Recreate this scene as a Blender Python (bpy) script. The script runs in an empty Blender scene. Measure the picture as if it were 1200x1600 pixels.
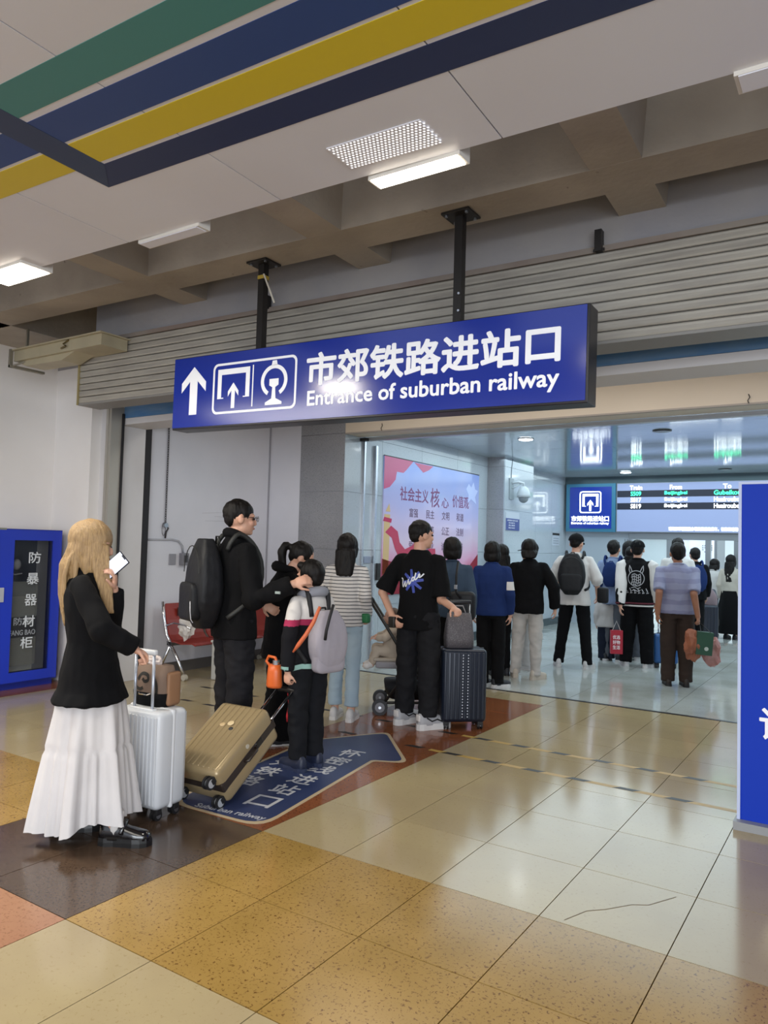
import bpy, bmesh, math, random
from mathutils import Vector, Matrix, noise
random.seed(7)
scene = bpy.context.scene
COL = scene.collection
PI = math.pi

# ------------------------------------------------------------------ camera
CAM = Vector((0.0, 0.0, 1.5))
YAW, PITCH, ROLL, FPX = 0.578588, 0.0452228, 0.0267935, 1168.0
_f = Vector((-math.sin(YAW), math.cos(YAW), 0)); _r = Vector((math.cos(YAW), math.sin(YAW), 0)); _u = Vector((0, 0, 1))
FWD = math.cos(PITCH)*_f + math.sin(PITCH)*_u; _u2 = -math.sin(PITCH)*_f + math.cos(PITCH)*_u
RGT = math.cos(ROLL)*_r + math.sin(ROLL)*_u2; UPV = -math.sin(ROLL)*_r + math.cos(ROLL)*_u2
cd = bpy.data.cameras.new('camera'); cam = bpy.data.objects.new('camera', cd); COL.objects.link(cam)
cd.sensor_fit = 'VERTICAL'; cd.sensor_height = 36; cd.lens = 36*FPX/1600; cd.clip_start = 0.05
mw = Matrix((RGT, UPV, -FWD)).transposed().to_4x4(); mw.translation = CAM
cam.matrix_world = mw; scene.camera = cam

# ------------------------------------------------------------------ light and exposure
scene.view_settings.view_transform = 'Standard'; scene.view_settings.look = 'None'
scene.view_settings.exposure = 0.14; scene.view_settings.gamma = 1.0; scene.view_settings.use_curve_mapping = False
world = bpy.data.worlds.new('daylight'); scene.world = world; world.use_nodes = True
bg = world.node_tree.nodes['Background']; bg.inputs[0].default_value = (0.80, 0.88, 1.0, 1); bg.inputs[1].default_value = 1.25
def area(name, loc, sx, sy, power, color, target=None):
    d = bpy.data.lights.new(name, 'AREA'); d.shape = 'RECTANGLE'; d.size = sx; d.size_y = sy; d.energy = power; d.color = color
    o = bpy.data.objects.new(name, d); COL.objects.link(o); o.location = loc
    if target is not None:
        o.rotation_euler = (Vector(target)-Vector(loc)).to_track_quat('-Z', 'Y').to_euler()
    return o
# daylight through the glazed station front behind the photographer, ceiling lights of the concourse, added fills in hall and vestibule
area('station_front_daylight', (3.5, -5.0, 1.9), 7, 3.2, 560, (0.88, 0.94, 1.0), (-3.0, 3.5, 1.3))
area('concourse_ceiling_light', (-1.5, -0.6, 2.84), 5, 1.6, 90, (1.0, 0.93, 0.82), (-1.5, -0.6, 0))
area('concourse_ceiling_light', (-5.0, 1.2, 2.84), 1.6, 1.2, 75, (1.0, 0.95, 0.86), (-5.0, 1.2, 0))
area('hall_fill', (-2.2, 11.6, 3.0), 6.0, 7.0, 245, (0.76, 0.93, 1.0), (-2.2, 11.6, 0))  # added fill under the whole ceiling; the hall's own lamps are the downlights
area('vestibule_fill', (-2.6, 6.2, 3.38), 5, .8, 45, (1.0, 0.94, 0.86), (-2.6, 6.2, 0))  # added fill that lifts the beige beam, no lamp hangs here
area('gate_room_light', (-2.6, 18.5, 2.9), 5, 4, 520, (0.9, 0.97, 1.0), (-2.6, 18.5, 0))

# ------------------------------------------------------------------ helpers
def lin(h):
    h = h.lstrip('#'); c = [int(h[i:i+2], 16)/255 for i in (0, 2, 4)]
    return tuple(v/12.92 if v <= .04045 else ((v+.055)/1.055)**2.4 for v in c) + (1,)
MATS = {}
def mat(name, col, rough=.55, metal=0, emit=0, bump=None, var=None, speck=None, coord='Object', tilevar=0, spec=.5, alpha=None, stretch=None, coat=0):
    """var=(scale, colour2, amount)  speck=(scale, colour, threshold)  bump=(scale, strength, distance)"""
    if name in MATS: return MATS[name]
    m = bpy.data.materials.new(name); m.use_nodes = True; nt = m.node_tree; N = nt.nodes; L = nt.links
    b = N['Principled BSDF']; c = lin(col) if isinstance(col, str) else tuple(col)+(1,)
    b.inputs['Base Color'].default_value = c; b.inputs['Roughness'].default_value = rough; b.inputs['Metallic'].default_value = metal
    b.inputs['Specular IOR Level'].default_value = spec
    if coat: b.inputs['Coat Weight'].default_value = coat; b.inputs['Coat Roughness'].default_value = .08
    if emit: b.inputs['Emission Color'].default_value = c; b.inputs['Emission Strength'].default_value = emit
    if alpha is not None: b.inputs['Alpha'].default_value = alpha
    tc = N.new('ShaderNodeTexCoord')
    if coord == 'World':
        g = N.new('ShaderNodeNewGeometry'); vec = g.outputs['Position']
    else: vec = tc.outputs[coord]
    if stretch:
        mp = N.new('ShaderNodeMapping'); mp.inputs['Scale'].default_value = stretch; L.new(vec, mp.inputs['Vector']); vec = mp.outputs[0]
    cur = None
    if var:
        n = N.new('ShaderNodeTexNoise'); n.inputs['Scale'].default_value = var[0]; n.inputs['Detail'].default_value = 6; L.new(vec, n.inputs['Vector'])
        r = N.new('ShaderNodeValToRGB'); r.color_ramp.elements[0].position = .35; r.color_ramp.elements[1].position = .68
        L.new(n.outputs['Fac'], r.inputs[0]); 
        mx = N.new('ShaderNodeMix'); mx.data_type = 'RGBA'; mx.inputs['A'].default_value = c; mx.inputs['B'].default_value = lin(var[1])
        mu = N.new('ShaderNodeMath'); mu.operation = 'MULTIPLY'; mu.inputs[1].default_value = var[2]; L.new(r.outputs[0], mu.inputs[0])
        L.new(mu.outputs[0], mx.inputs['Factor']); cur = mx.outputs['Result']
    if speck:
        v = N.new('ShaderNodeTexNoise'); v.inputs['Scale'].default_value = speck[0]; v.inputs['Detail'].default_value = 3; v.inputs['Roughness'].default_value = .7
        v.inputs['Distortion'].default_value = .6; L.new(vec, v.inputs['Vector'])
        r = N.new('ShaderNodeValToRGB'); r.color_ramp.elements[0].position = speck[2]; r.color_ramp.elements[1].position = speck[2]+.06
        L.new(v.outputs['Fac'], r.inputs[0])
        mx = N.new('ShaderNodeMix'); mx.data_type = 'RGBA'; mx.inputs['B'].default_value = lin(speck[1])
        if cur: L.new(cur, mx.inputs['A'])
        else: mx.inputs['A'].default_value = c
        L.new(r.outputs[0], mx.inputs['Factor']); cur = mx.outputs['Result']
    if tilevar:
        oi = N.new('ShaderNodeObjectInfo'); hs = N.new('ShaderNodeHueSaturation')
        ma = N.new('ShaderNodeMapRange'); ma.inputs['To Min'].default_value = 1-tilevar; ma.inputs['To Max'].default_value = 1+tilevar
        L.new(oi.outputs['Random'], ma.inputs['Value']); L.new(ma.outputs[0], hs.inputs['Value'])
        if cur: L.new(cur, hs.inputs['Color'])
        else: hs.inputs['Color'].default_value = c
        cur = hs.outputs[0]
    if cur: L.new(cur, b.inputs['Base Color'])
    if cur and emit: L.new(cur, b.inputs['Emission Color'])
    if bump:
        n = N.new('ShaderNodeTexNoise'); n.inputs['Scale'].default_value = bump[0]; n.inputs['Detail'].default_value = 4; L.new(vec, n.inputs['Vector'])
        bp = N.new('ShaderNodeBump'); bp.inputs['Strength'].default_value = bump[1]; bp.inputs['Distance'].default_value = bump[2] if len(bump) > 2 else .01
        L.new(n.outputs['Fac'], bp.inputs['Height']); L.new(bp.outputs[0], b.inputs['Normal'])
    MATS[name] = m
    return m

SPH = {}
class MB:
    def __init__(s): s.bm = bmesh.new()
    def _tf(s, vs, M):
        for v in vs: v.co = M @ v.co
    def box(s, lo, hi, M=None):
        lo, hi = Vector(lo), Vector(hi)
        r = bmesh.ops.create_cube(s.bm, size=1)['verts']
        for v in r: v.co = Vector(((lo.x+hi.x)/2+v.co.x*(hi.x-lo.x), (lo.y+hi.y)/2+v.co.y*(hi.y-lo.y), (lo.z+hi.z)/2+v.co.z*(hi.z-lo.z)))
        if M: s._tf(r, M)
        return s
    def rbox(s, lo, hi, rad, seg=3, M=None):
        t = bmesh.new(); r = bmesh.ops.create_cube(t, size=1)['verts']; lo, hi = Vector(lo), Vector(hi)
        for v in r: v.co = Vector(((lo.x+hi.x)/2+v.co.x*(hi.x-lo.x), (lo.y+hi.y)/2+v.co.y*(hi.y-lo.y), (lo.z+hi.z)/2+v.co.z*(hi.z-lo.z)))
        bmesh.ops.bevel(t, geom=t.verts[:]+t.edges[:], offset=rad, segments=seg, affect='EDGES', profile=.5)
        if M: t.transform(M)
        s.join(t); return s
    def join(s, t):
        me = bpy.data.meshes.new('tmp'); t.to_mesh(me); t.free(); s.bm.from_mesh(me); bpy.data.meshes.remove(me); return s
    def tube(s, pts, rad, seg=10, cap=True, flat=1.0):
        pts = [Vector(p) for p in pts]; n = len(pts)
        rads = rad if isinstance(rad, (list, tuple)) else [rad]*n
        rings = []; prev = None
        for i, p in enumerate(pts):
            d = (pts[min(i+1, n-1)]-pts[max(i-1, 0)]).normalized()
            a = prev if prev is not None else (Vector((0, 0, 1)) if abs(d.z) < .9 else Vector((1, 0, 0)))
            x = (a - d*a.dot(d));
            if x.length < 1e-5: x = d.orthogonal()
            x.normalize(); y = d.cross(x); prev = x
            rings.append([s.bm.verts.new(p + (x*math.cos(2*PI*k/seg)*flat + y*math.sin(2*PI*k/seg))*rads[i]) for k in range(seg)])
        for i in range(n-1):
            for k in range(seg):
                s.bm.faces.new((rings[i][k], rings[i][(k+1) % seg], rings[i+1][(k+1) % seg], rings[i+1][k]))
        if cap:
            s.bm.faces.new(rings[0][::-1]); s.bm.faces.new(rings[-1])
        return s
    def cyl(s, a, b, r, seg=16, r2=None): return s.tube([a, b], [r, r if r2 is None else r2], seg)
    def ell(s, c, r, M=None, u=16, v=10):
        if (u, v) not in SPH:
            P = [(0, 0, -1)]+[(math.cos(2*PI*i/u)*math.sin(PI*j/v), math.sin(2*PI*i/u)*math.sin(PI*j/v), -math.cos(PI*j/v)) for j in range(1, v) for i in range(u)]+[(0, 0, 1)]
            Q = [(0, 1+(i+1) % u, 1+i) for i in range(u)]+[(1+j*u+i, 1+j*u+(i+1) % u, 1+(j+1)*u+(i+1) % u, 1+(j+1)*u+i) for j in range(v-2) for i in range(u)]+[(1+(v-2)*u+i, 1+(v-2)*u+(i+1) % u, len(P)-1) for i in range(u)]
            SPH[(u, v)] = (P, Q)
        P, Q = SPH[(u, v)]; c = Vector(c); R3 = M.to_3x3() if M else None; vs = []
        for p in P:
            k = Vector((p[0]*r[0], p[1]*r[1], p[2]*r[2])); vs.append(s.bm.verts.new((R3 @ k if R3 else k)+c))
        for f in Q: s.bm.faces.new([vs[i] for i in f])
        return s
    def prism(s, poly, o, ax, ay, th):
        """polygon in the plane (o, ax, ay), thickness th along ax x ay"""
        o, ax, ay = Vector(o), Vector(ax), Vector(ay); n = ax.cross(ay).normalized()*th
        a = [s.bm.verts.new(o+ax*p[0]+ay*p[1]) for p in poly]; b = [s.bm.verts.new(v.co+n) for v in a]
        k = len(poly)
        f1 = s.bm.faces.new(a[::-1]); f2 = s.bm.faces.new(b); f1.normal_update(); f2.normal_update()
        for i in range(k): s.bm.faces.new((a[i], a[(i+1) % k], b[(i+1) % k], b[i]))
        if k > 4: bmesh.ops.triangulate(s.bm, faces=[f1, f2])
        return s
    def loft(s, rings, closed=True, cap=True):
        R = [[s.bm.verts.new(Vector(p)) for p in r] for r in rings]; n = len(R[0])
        for i in range(len(R)-1):
            for k in range(n if closed else n-1):
                s.bm.faces.new((R[i][k], R[i][(k+1) % n], R[i+1][(k+1) % n], R[i+1][k]))
        if cap and closed: s.bm.faces.new(R[0][::-1]); s.bm.faces.new(R[-1])
        return s
    def mesh(s, name):
        bmesh.ops.recalc_face_normals(s.bm, faces=s.bm.faces[:])
        me = bpy.data.meshes.new(name); s.bm.to_mesh(me); s.bm.free(); return me

def root_inv(parent):
    """meshes are written in world coordinates; undo the (unrotated) root's translation"""
    return Matrix.Translation(-parent.location) if parent.parent is None else Matrix.Identity(4)
def add(name, me, m, parent=None, local=False, smooth=False):
    o = bpy.data.objects.new(name, me); COL.objects.link(o)
    if m is not None: me.materials.append(m)
    if smooth:
        me.shade_smooth() if smooth is True else me.shade_smooth()
    if parent is not None:
        o.parent = parent
        if not local: o.matrix_parent_inverse = root_inv(parent)
    return o
def recentre(o):
    vs = o.data.vertices
    xs = [v.co.x for v in vs]; ys = [v.co.y for v in vs]; zs = [v.co.z for v in vs]
    c = Vector(((min(xs)+max(xs))/2, (min(ys)+max(ys))/2, min(zs)))
    o.data.transform(Matrix.Translation(-c)); o.location = c
def obj(name, mb, m, parent=None, local=False, smooth=False, autos=None):
    me = mb.mesh(name); o = add(name, me, m, parent, local, smooth or bool(autos))
    if autos: me.set_sharp_from_angle(angle=math.radians(autos))
    if parent is None: recentre(o)
    return o
def tag(o, label=None, cat=None, group=None, kind=None):
    if label: o['label'] = label
    if cat: o['category'] = cat
    if group: o['group'] = group
    if kind: o['kind'] = kind
    return o
def thing(name, label, cat, loc=(0, 0, 0), rotz=0, group=None, kind=None):
    o = bpy.data.objects.new(name, None); COL.objects.link(o); o.location = loc; o.rotation_euler = (0, 0, rotz); o.empty_display_size = .1
    return tag(o, label, cat, group, kind)
def struct(name, mb=None, m=None, label=None, **k):
    if mb is None: o = thing(name, label, None)
    else: o = obj(name, mb, m, **k)
    o['kind'] = 'structure'
    if label: o['label'] = label
    return o
def text(name, body, m, parent, origin, right, up, height, width=None, bold=.0, th=.002, shear=0, local=False, space=1.0, scx=1.0):
    """printed lettering; origin = lower left corner, right/up unit vectors; outward = right x up"""
    c = bpy.data.curves.new(name, 'FONT'); c.body = body; c.size = 1; c.extrude = .0; c.resolution_u = 3; c.space_character = space
    t = bpy.data.objects.new(name, c)
    me = bpy.data.meshes.new_from_object(t); bpy.data.objects.remove(t); bpy.data.curves.remove(c)
    xs = [v.co.x for v in me.vertices]; ys = [v.co.y for v in me.vertices]
    x0, x1, y0, y1 = min(xs), max(xs), min(ys), max(ys)
    sy = height/(y1-y0); sx = (width/(x1-x0)) if width else sy*scx
    right, up = Vector(right).normalized(), Vector(up).normalized(); n = right.cross(up)
    bm = bmesh.new(); bm.from_mesh(me); bpy.data.meshes.remove(me)
    bmesh.ops.remove_doubles(bm, verts=bm.verts[:], dist=1e-5)
    for v in bm.verts:
        a, b = (v.co.x-x0)*sx, (v.co.y-y0)*sy
        v.co = Vector(origin) + right*(a+shear*b) + up*b
    bmesh.ops.recalc_face_normals(bm, faces=bm.faces[:])
    g = bmesh.ops.extrude_face_region(bm, geom=bm.faces[:])
    for e in g['geom']:
        if isinstance(e, bmesh.types.BMVert): e.co += n*th
    if bold:   # heavier strokes: the same glyph set a little to each side
        d = bold*sy; base = bpy.data.meshes.new('t'); bm.to_mesh(base)
        for i in range(8 if bold > .012 else 4):
            a = 2*PI*i/(8 if bold > .012 else 4); q = base.copy(); q.transform(Matrix.Translation(right*math.cos(a)*d+up*math.sin(a)*d-n*.00002*(i+1))); bm.from_mesh(q); bpy.data.meshes.remove(q)
        bpy.data.meshes.remove(base)
    mb = MB(); mb.bm.free(); mb.bm = bm
    o = obj(name, mb, m, parent, local)
    return o
def stroke(mb, pts, w, o, ax, ay, th=.002):
    """a brush line of width w through 2-D points on the plane (o, ax, ay)"""
    for (x0, y0), (x1, y1) in zip(pts[:-1], pts[1:]):
        d = Vector((x1-x0, y1-y0)); 
        if d.length < 1e-6: continue
        d.normalize(); n = Vector((-d.y, d.x))*w/2; e = d*w*.2
        mb.prism([(x0-e.x+n.x, y0-e.y+n.y), (x0-e.x-n.x, y0-e.y-n.y), (x1+e.x-n.x, y1+e.y-n.y), (x1+e.x+n.x, y1+e.y+n.y)], o, ax, ay, th)
    return mb
def copy_tree(o, parent=None):
    c = o.copy(); COL.objects.link(c)
    if parent: c.parent = parent
    for ch in [q for q in KIDS.get(o.name, [])]: copy_tree(ch, c)
    return c
KIDS = {}
X_, Y_, Z_ = Vector((1, 0, 0)), Vector((0, 1, 0)), Vector((0, 0, 1))

# ------------------------------------------------------------------ materials
white_wall = mat('white_plaster', 'ebe7e4', .6, var=(1.2, 'dfd9d5', .5), bump=(60, .05))
grey_wall = mat('aged_white_plaster', 'd6d6de', .45, var=(.9, 'c2c4ce', .7), bump=(40, .05), coord='World')
reveal_m = mat('reveal_paint', 'cfcdcf', .5, var=(1.5, 'bdb9b8', .6), coord='World')
concrete = mat('raw_concrete', 'b2a89b', .85, var=(1.3, '8f867c', .9), bump=(25, .25, .01), coord='World', speck=(9, '756c66', .70))
concrete_b = mat('bluish_concrete_wall', 'a19c99', .8, var=(1.1, '86868f', .9), bump=(25, .2, .01), coord='World')
ceil_white = mat('ceiling_panel_white', 'd6d5dc', .42, tilevar=.02, var=(1.5, 'cbc7c8', .4), coord='World')
granite_grey = mat('grey_granite_cladding', '8e8f95', .22, speck=(90, '74757b', .55), var=(3, '9a9ba0', .6), coord='World', tilevar=.03)
granite_light = mat('polished_pale_granite', 'a9b2ba', .10, speck=(70, '98a1a9', .58), var=(2, 'b2bac2', .5), coord='World', tilevar=.02)
blk = mat('black_gap', '17151a', .6)
steel = mat('brushed_steel', 'a9abb0', .32, 1)
chrome = mat('chrome', 'd4d4d8', .14, 1)
dark_steel = mat('black_painted_steel', '24211f', .42, .2)
white_print = mat('white_lettering', 'f2f2f6', .5)
tile_cream = mat('cream_stone_tile', 'ab9c78', .13, speck=(60, '9c8b68', .60), var=(1.7, '9d8d6f', .8), coord='World', tilevar=.035)
tile_yellow = mat('speckled_yellow_granite_tile', 'a3844a', .19, speck=(75, '674823', .575), var=(4, '93763c', .8), coord='World', tilevar=.025)
tile_red = mat('red_brown_granite_tile', '8a5536', .12, speck=(80, '5e3524', .57), var=(2, '77452d', .7), coord='World', tilevar=.04)
tile_brown = mat('dark_brown_granite_tile', '4b3d33', .16, speck=(80, '3a2e26', .55), var=(1.8, '5a483a', .8), coord='World', tilevar=.04)
tile_pink = mat('pink_granite_tile', 'a67a5b', .22, speck=(70, '8c6247', .56), var=(2.5, '98694f', .7), coord='World', tilevar=.03)
tile_hall = mat('pale_hall_tile', 'b3b7b4', .08, speck=(60, '93958f', .6), var=(1.6, '95958c', .8), coord='World', tilevar=.03)
grout = mat('grout', '6e604a', .7)

# ------------------------------------------------------------------ floor
floor = struct('floor', MB().box((-9.2, -6, -.10), (4.5, 23, -.012)), grout, 'polished stone floor of the station concourse')
def tiles(x0, x1, y0, y1, m):
    g = .0022
    mb = MB().box((-(x1-x0)/2+g, -(y1-y0)/2+g, -.012), ((x1-x0)/2-g, (y1-y0)/2-g, 0)); return mb
tcache = {}
def tile(x0, x1, y0, y1, m):
    k = (round(x1-x0, 3), round(y1-y0, 3), m.name)
    if k not in tcache:
        me = tiles(x0, x1, y0, y1, m).mesh('tile'); me.materials.append(m); tcache[k] = me
    o = bpy.data.objects.new('tile', tcache[k]); COL.objects.link(o)
    o.parent = floor; o.matrix_parent_inverse = Matrix.Translation(-floor.location)
    o.location = ((x0+x1)/2, (y0+y1)/2, 0)
xs = [-7.70, -7.14, -6.78, -6.58, -6.02, -5.46, -4.90, -4.34, -3.78, -3.22, -2.66] + [-2.66+.504*i for i in range(1, 10)]
ys = [.15, .72, 1.29, 1.86, 2.43, 3.0, 3.57, 4.14, 4.71, 5.28, 5.85, 6.42, 6.99, 7.40]
for i in range(len(xs)-1):
    for j in range(len(ys)-1):
        cx, cy = (xs[i]+xs[i+1])/2, (ys[j]+ys[j+1])/2
        if cx > .3*cy+.9 or (cy > 5.3 and cx > 1.0) or (cy < 1.2 and cx < -3) or cx < -7.5: continue
        if cx > -2.66: m = tile_yellow if 1.86 < cy < 3.0 else tile_cream
        elif cx > -3.78: m = tile_pink if cy < 1.86 else tile_brown if cy < 3.0 else tile_red if cy < 7.0 else tile_cream
        else: m = tile_yellow if 1.86 < cy < 3.0 else tile_cream
        if cx < -6.78 and cy > 3: m = tile_red
        tile(xs[i], xs[i+1], ys[j], ys[j+1], m)
hx = [-5.44+.95*i for i in range(8)]; hy = [7.46+.94*i for i in range(10)]
for i in range(7):
    for j in range(9): tile(hx[i], hx[i+1], hy[j], hy[j+1], tile_hall)
obj('threshold_track', MB().box((-5.44, 7.405, -.01), (1.2, 7.455, .002)), mat('threshold_dark_metal', '33302f', .35, .7), floor)
obj('gate_room_floor', MB().box((-7, 15.92, -.012), (1.5, 23, 0)), tile_hall, floor)
# crack and stain on the tiles
mb = MB(); pts = [(-1.05, 3.03), (-1.0, 3.16), (-.94, 3.22), (-.86, 3.33), (-.80, 3.37), (-.72, 3.52)]
stroke(mb, pts, .003, (0, 0, .0006), X_, Y_, .0004); obj('tile_crack', mb, mat('crack', '6f604c', .6), floor)

# ------------------------------------------------------------------ walls
struct('wall_left', MB().box((-7.7, -5, 0), (-7.40, 4.78, 3.44)), white_wall, 'plain white side wall behind the blue cabinet')
wf = struct('wall_front', MB().box((-7.7, 4.9, 0), (-6.60, 5.335, 2.88)), reveal_m, 'white pier beside the shutter opening')
obj('white_return', MB().box((-7.7, 4.78, 0), (-6.77, 4.9, 3.30)), white_wall, wf)
obj('guide_rail', MB().box((-6.605, 4.84, 0), (-6.53, 5.0, 2.87)).box((-6.60, 4.83, 0), (-6.565, 4.845, 2.87)), mat('zinc_rail', 'aaa69e', .45, .4), wf)
obj('rubber_strip', MB().box((-6.53, 4.968, 0), (-6.512, 4.99, 2.80)), blk, wf)
obj('rubber_strip', MB().box((-6.64, 5.337, 0), (-6.595, 5.415, 2.9)), blk, wf)
wi = struct('wall_inner', MB().box((-7.2, 5.415, 0), (-6.66, 7.6, 3.4)).box((-7.2, 7.41, 0), (-6.14, 7.75, 3.4)), grey_wall, 'scuffed white wall behind the row of seats')
obj('panel_joint', MB().box((-6.664, 7.385, 0), (-6.650, 7.412, 3.4)), mat('joint', '9a9aa2', .6), wi)
mb = MB()
for (y0, z0, y1, z1) in ((6.25, 1.83, 6.75, 1.86), (6.3, 1.74, 6.9, 1.75), (6.45, 1.80, 6.6, 1.795)):
    stroke(mb, [(y0, z0), ((y0+y1)/2, (z0+z1)/2+.004), (y1, z1)], .003, (-6.6595, 0, 0), Y_, Z_, .0004)
obj('scuff_mark', mb, mat('scuff', 'a2a2aa', .6), wi)
obj('skirting', MB().box((-6.66, 5.42, 0), (-6.645, 7.41, .12)), mat('dark_skirting', '5a5552', .3), wi)
# granite pillar and the long wall of the hall, as cladding slabs
hw = struct('wall_hall', MB().box((-6.14, 7.43, 0), (-5.46, 12.0, 3.4)).box((-6.14, 12.0, 0), (-5.46, 15.8, 3.4)), grey_wall, 'granite clad wall running into the ticket hall')
def slab(lo, hi, m, parent): return obj('granite_slab', MB().box(lo, hi), m, parent)
zj = [0, .72, 1.44, 2.16, 2.88, 3.4]
for a, b in zip(zj[:-1], zj[1:]):
    slab((-6.14, 7.41, a+.002), (-5.442, 7.432, b-.002), granite_grey, hw)
    yj = [7.412, 8.25, 9.3, 10.4, 11.5]
    for c, d in zip(yj[:-1], yj[1:]): slab((-5.462, c+.002, a+.002), (-5.44, d-.002, b-.002), granite_light, hw)
    slab((-5.46, 11.5, a+.002), (-5.142, 11.522, b-.002), granite_grey, hw)
    slab((-5.142, 11.502, a+.002), (-5.12, 12.75, b-.002), granite_light, hw)
    for c, d in ((12.78, 13.7), (13.7, 14.55), (14.55, 15.4)): slab((-5.462, c+.002, a+.002), (-5.44, d-.002, b-.002), granite_light, hw)
obj('pilaster_core', MB().box((-5.46, 11.52, 0), (-5.142, 12.74, 3.04)), grey_wall, hw)
obj('skirting', MB().box((-5.44, 12.75, 0), (-5.425, 15.4, .14)).box((-5.12, 11.5, 0), (-5.105, 12.75, .14)).box((-5.44, 8.2, 0), (-5.425, 11.5, .14)), mat('slate_skirting', '3f4a4e', .2), hw)
# door gear of the sliding glass front: two slim posts and the track above
dj = struct('door_1', MB().box((-5.44, 7.80, 0), (-5.41, 7.83, 2.83)).box((-5.44, 8.05, 0), (-5.40, 8.075, 2.80)).box((-5.44, 8.09, 0), (-5.41, 8.11, 2.80)), mat('satin_aluminium', 'c4c8cf', .25, .8), 'slim aluminium posts of the sliding door')
obj('door_track', MB().box((-5.44, 7.78, 2.83), (1.2, 7.86, 2.87)), mat('track_pale', 'a9abb0', .35, .3), dj)
obj('track_end', MB().rbox((-5.44, 7.72, 2.82), (-5.34, 7.79, 2.86), .006, 2), dark_steel, dj)
obj('door_latch', MB().box((-5.41, 8.12, 1.05), (-5.385, 8.2, 1.27)), dark_steel, dj)
obj('socket', MB().rbox((-5.44, 7.87, 1.27), (-5.425, 8.02, 1.36), .004), mat('small_notice_blue', '8a93a8', .5), dj)

# lintel, beam and vestibule ceiling above the opening
blue_film = mat('blue_protective_film', '3f74aa', .5, var=(2.5, '86a0b8', .5), coord='World', stretch=(1, 1, 5))
ln = struct('trim_1', MB().box((-6.62, 5.0, 2.69), (3.2, 5.34, 2.755)), mat('lintel_white', 'd2cfd0', .5), 'white lintel above the entrance opening')
obj('blue_film', MB().box((-6.53, 4.995, 2.757), (3.2, 5.3, 2.95)), blue_film, ln)
bb = mat('beam_beige', 'd8cbb9', .6, var=(.8, 'c8bcac', .6), coord='World')
tb = struct('trim_2', MB().box((-5.44, 7.41, 2.87), (3.2, 7.75, 3.4)), bb, 'beige beam across the mouth of the ticket hall')
obj('soffit_edge', MB().box((-5.44, 7.409, 2.865), (3.2, 7.45, 2.882)), mat('beam_edge', 'a39a92', .6), tb)
mb = MB()
for x in (-4.9, -.93): mb.tube([(x, 7.405, 2.96), (x+.012, 7.395, 2.93), (x-.006, 7.395, 2.90), (x+.004, 7.40, 2.875)], .004, 6)
obj('wire_end', mb, dark_steel, tb)
struct('ceiling_vestibule', MB().box((-7.2, 5.0, 3.4), (3.2, 7.75, 3.5)), bb)
hc = struct('ceiling_hall', MB().box((-5.8, 7.75, 3.05), (1.6, 15.8, 3.15)), grey_wall, 'glossy panelled ceiling of the ticket hall')
pm = mat('glossy_ceiling_panel', 'b9c6cc', .09, .12, tilevar=.02)
yy = [7.75+.765*i for i in range(11)]
for a, b in zip(yy[:-1], yy[1:]):
    for c, d in ((-5.44, -3.2), (-3.2, -.96), (-.96, 1.5)): obj('ceiling_panel', MB().box((c+.002, a+.002, 3.04), (d-.002, b-.002, 3.052)), pm, hc)
struct('wall_right', MB().box((1.2, 7.75, 0), (1.5, 15.8, 3.2)), grey_wall)
struct('wall_concourse', MB().box((4.2, 0.5, 0), (4.5, 7.75, 3.44)), white_wall, 'white side wall to the right, outside the picture')
struct('wall_shop', MB().box((1.5, 7.75, 0), (4.5, 8.0, 3.44)), white_wall)

# ------------------------------------------------------------------ concrete structure above
cs = struct('ceiling', MB().box((-8.5, 1.0, 4.12), (5, 5.2, 4.3)), concrete, 'raw concrete waffle slab above the shutter')
def skew(o, piv=(-1.2, 2.28), a=.030):   # the ceiling grid is turned very slightly against the shutter wall
    M = Matrix.Translation((piv[0], piv[1], 0)) @ Matrix.Rotation(a, 4, 'Z') @ Matrix.Translation((-piv[0], -piv[1], 0))
    (o.bm if isinstance(o, MB) else o.data).transform(M); return o
skew(obj('main_beam', MB().prism([(3.67, 3.44), (3.97, 3.44), (4.01, 4.13), (3.60, 4.13)], (-7.3, 0, 0), Y_, Z_, 12), concrete, cs))
for x in (-4.56, -2.83, -1.03, .75, 2.5):
    skew(obj('cross_beam', MB().prism([(x-.13, 3.441), (x+.13, 3.441), (x+.20, 4.13), (x-.20, 4.13)], (0, 4.4, 0), X_, Z_, 3.4), concrete, cs))
obj('edge_beam', MB().prism([(-7.7, 3.44), (-6.66, 3.44), (-6.58, 4.13), (-7.7, 4.13)], (0, 4.9, 0), X_, Z_, 9.0), concrete, cs)
struct('wall_back', MB().box((-7.7, 4.9, 2.88), (3.2, 5.0, 4.15)).box((-7.7, 4.78, 3.30), (-6.2, 4.9, 4.15)), concrete_b)
struct('wall_upper', skew(MB().box((-5.79, 4.27, 3.235), (4.2, 4.47, 4.15))), concrete_b, 'bluish concrete wall above the rolled shutter')

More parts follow.
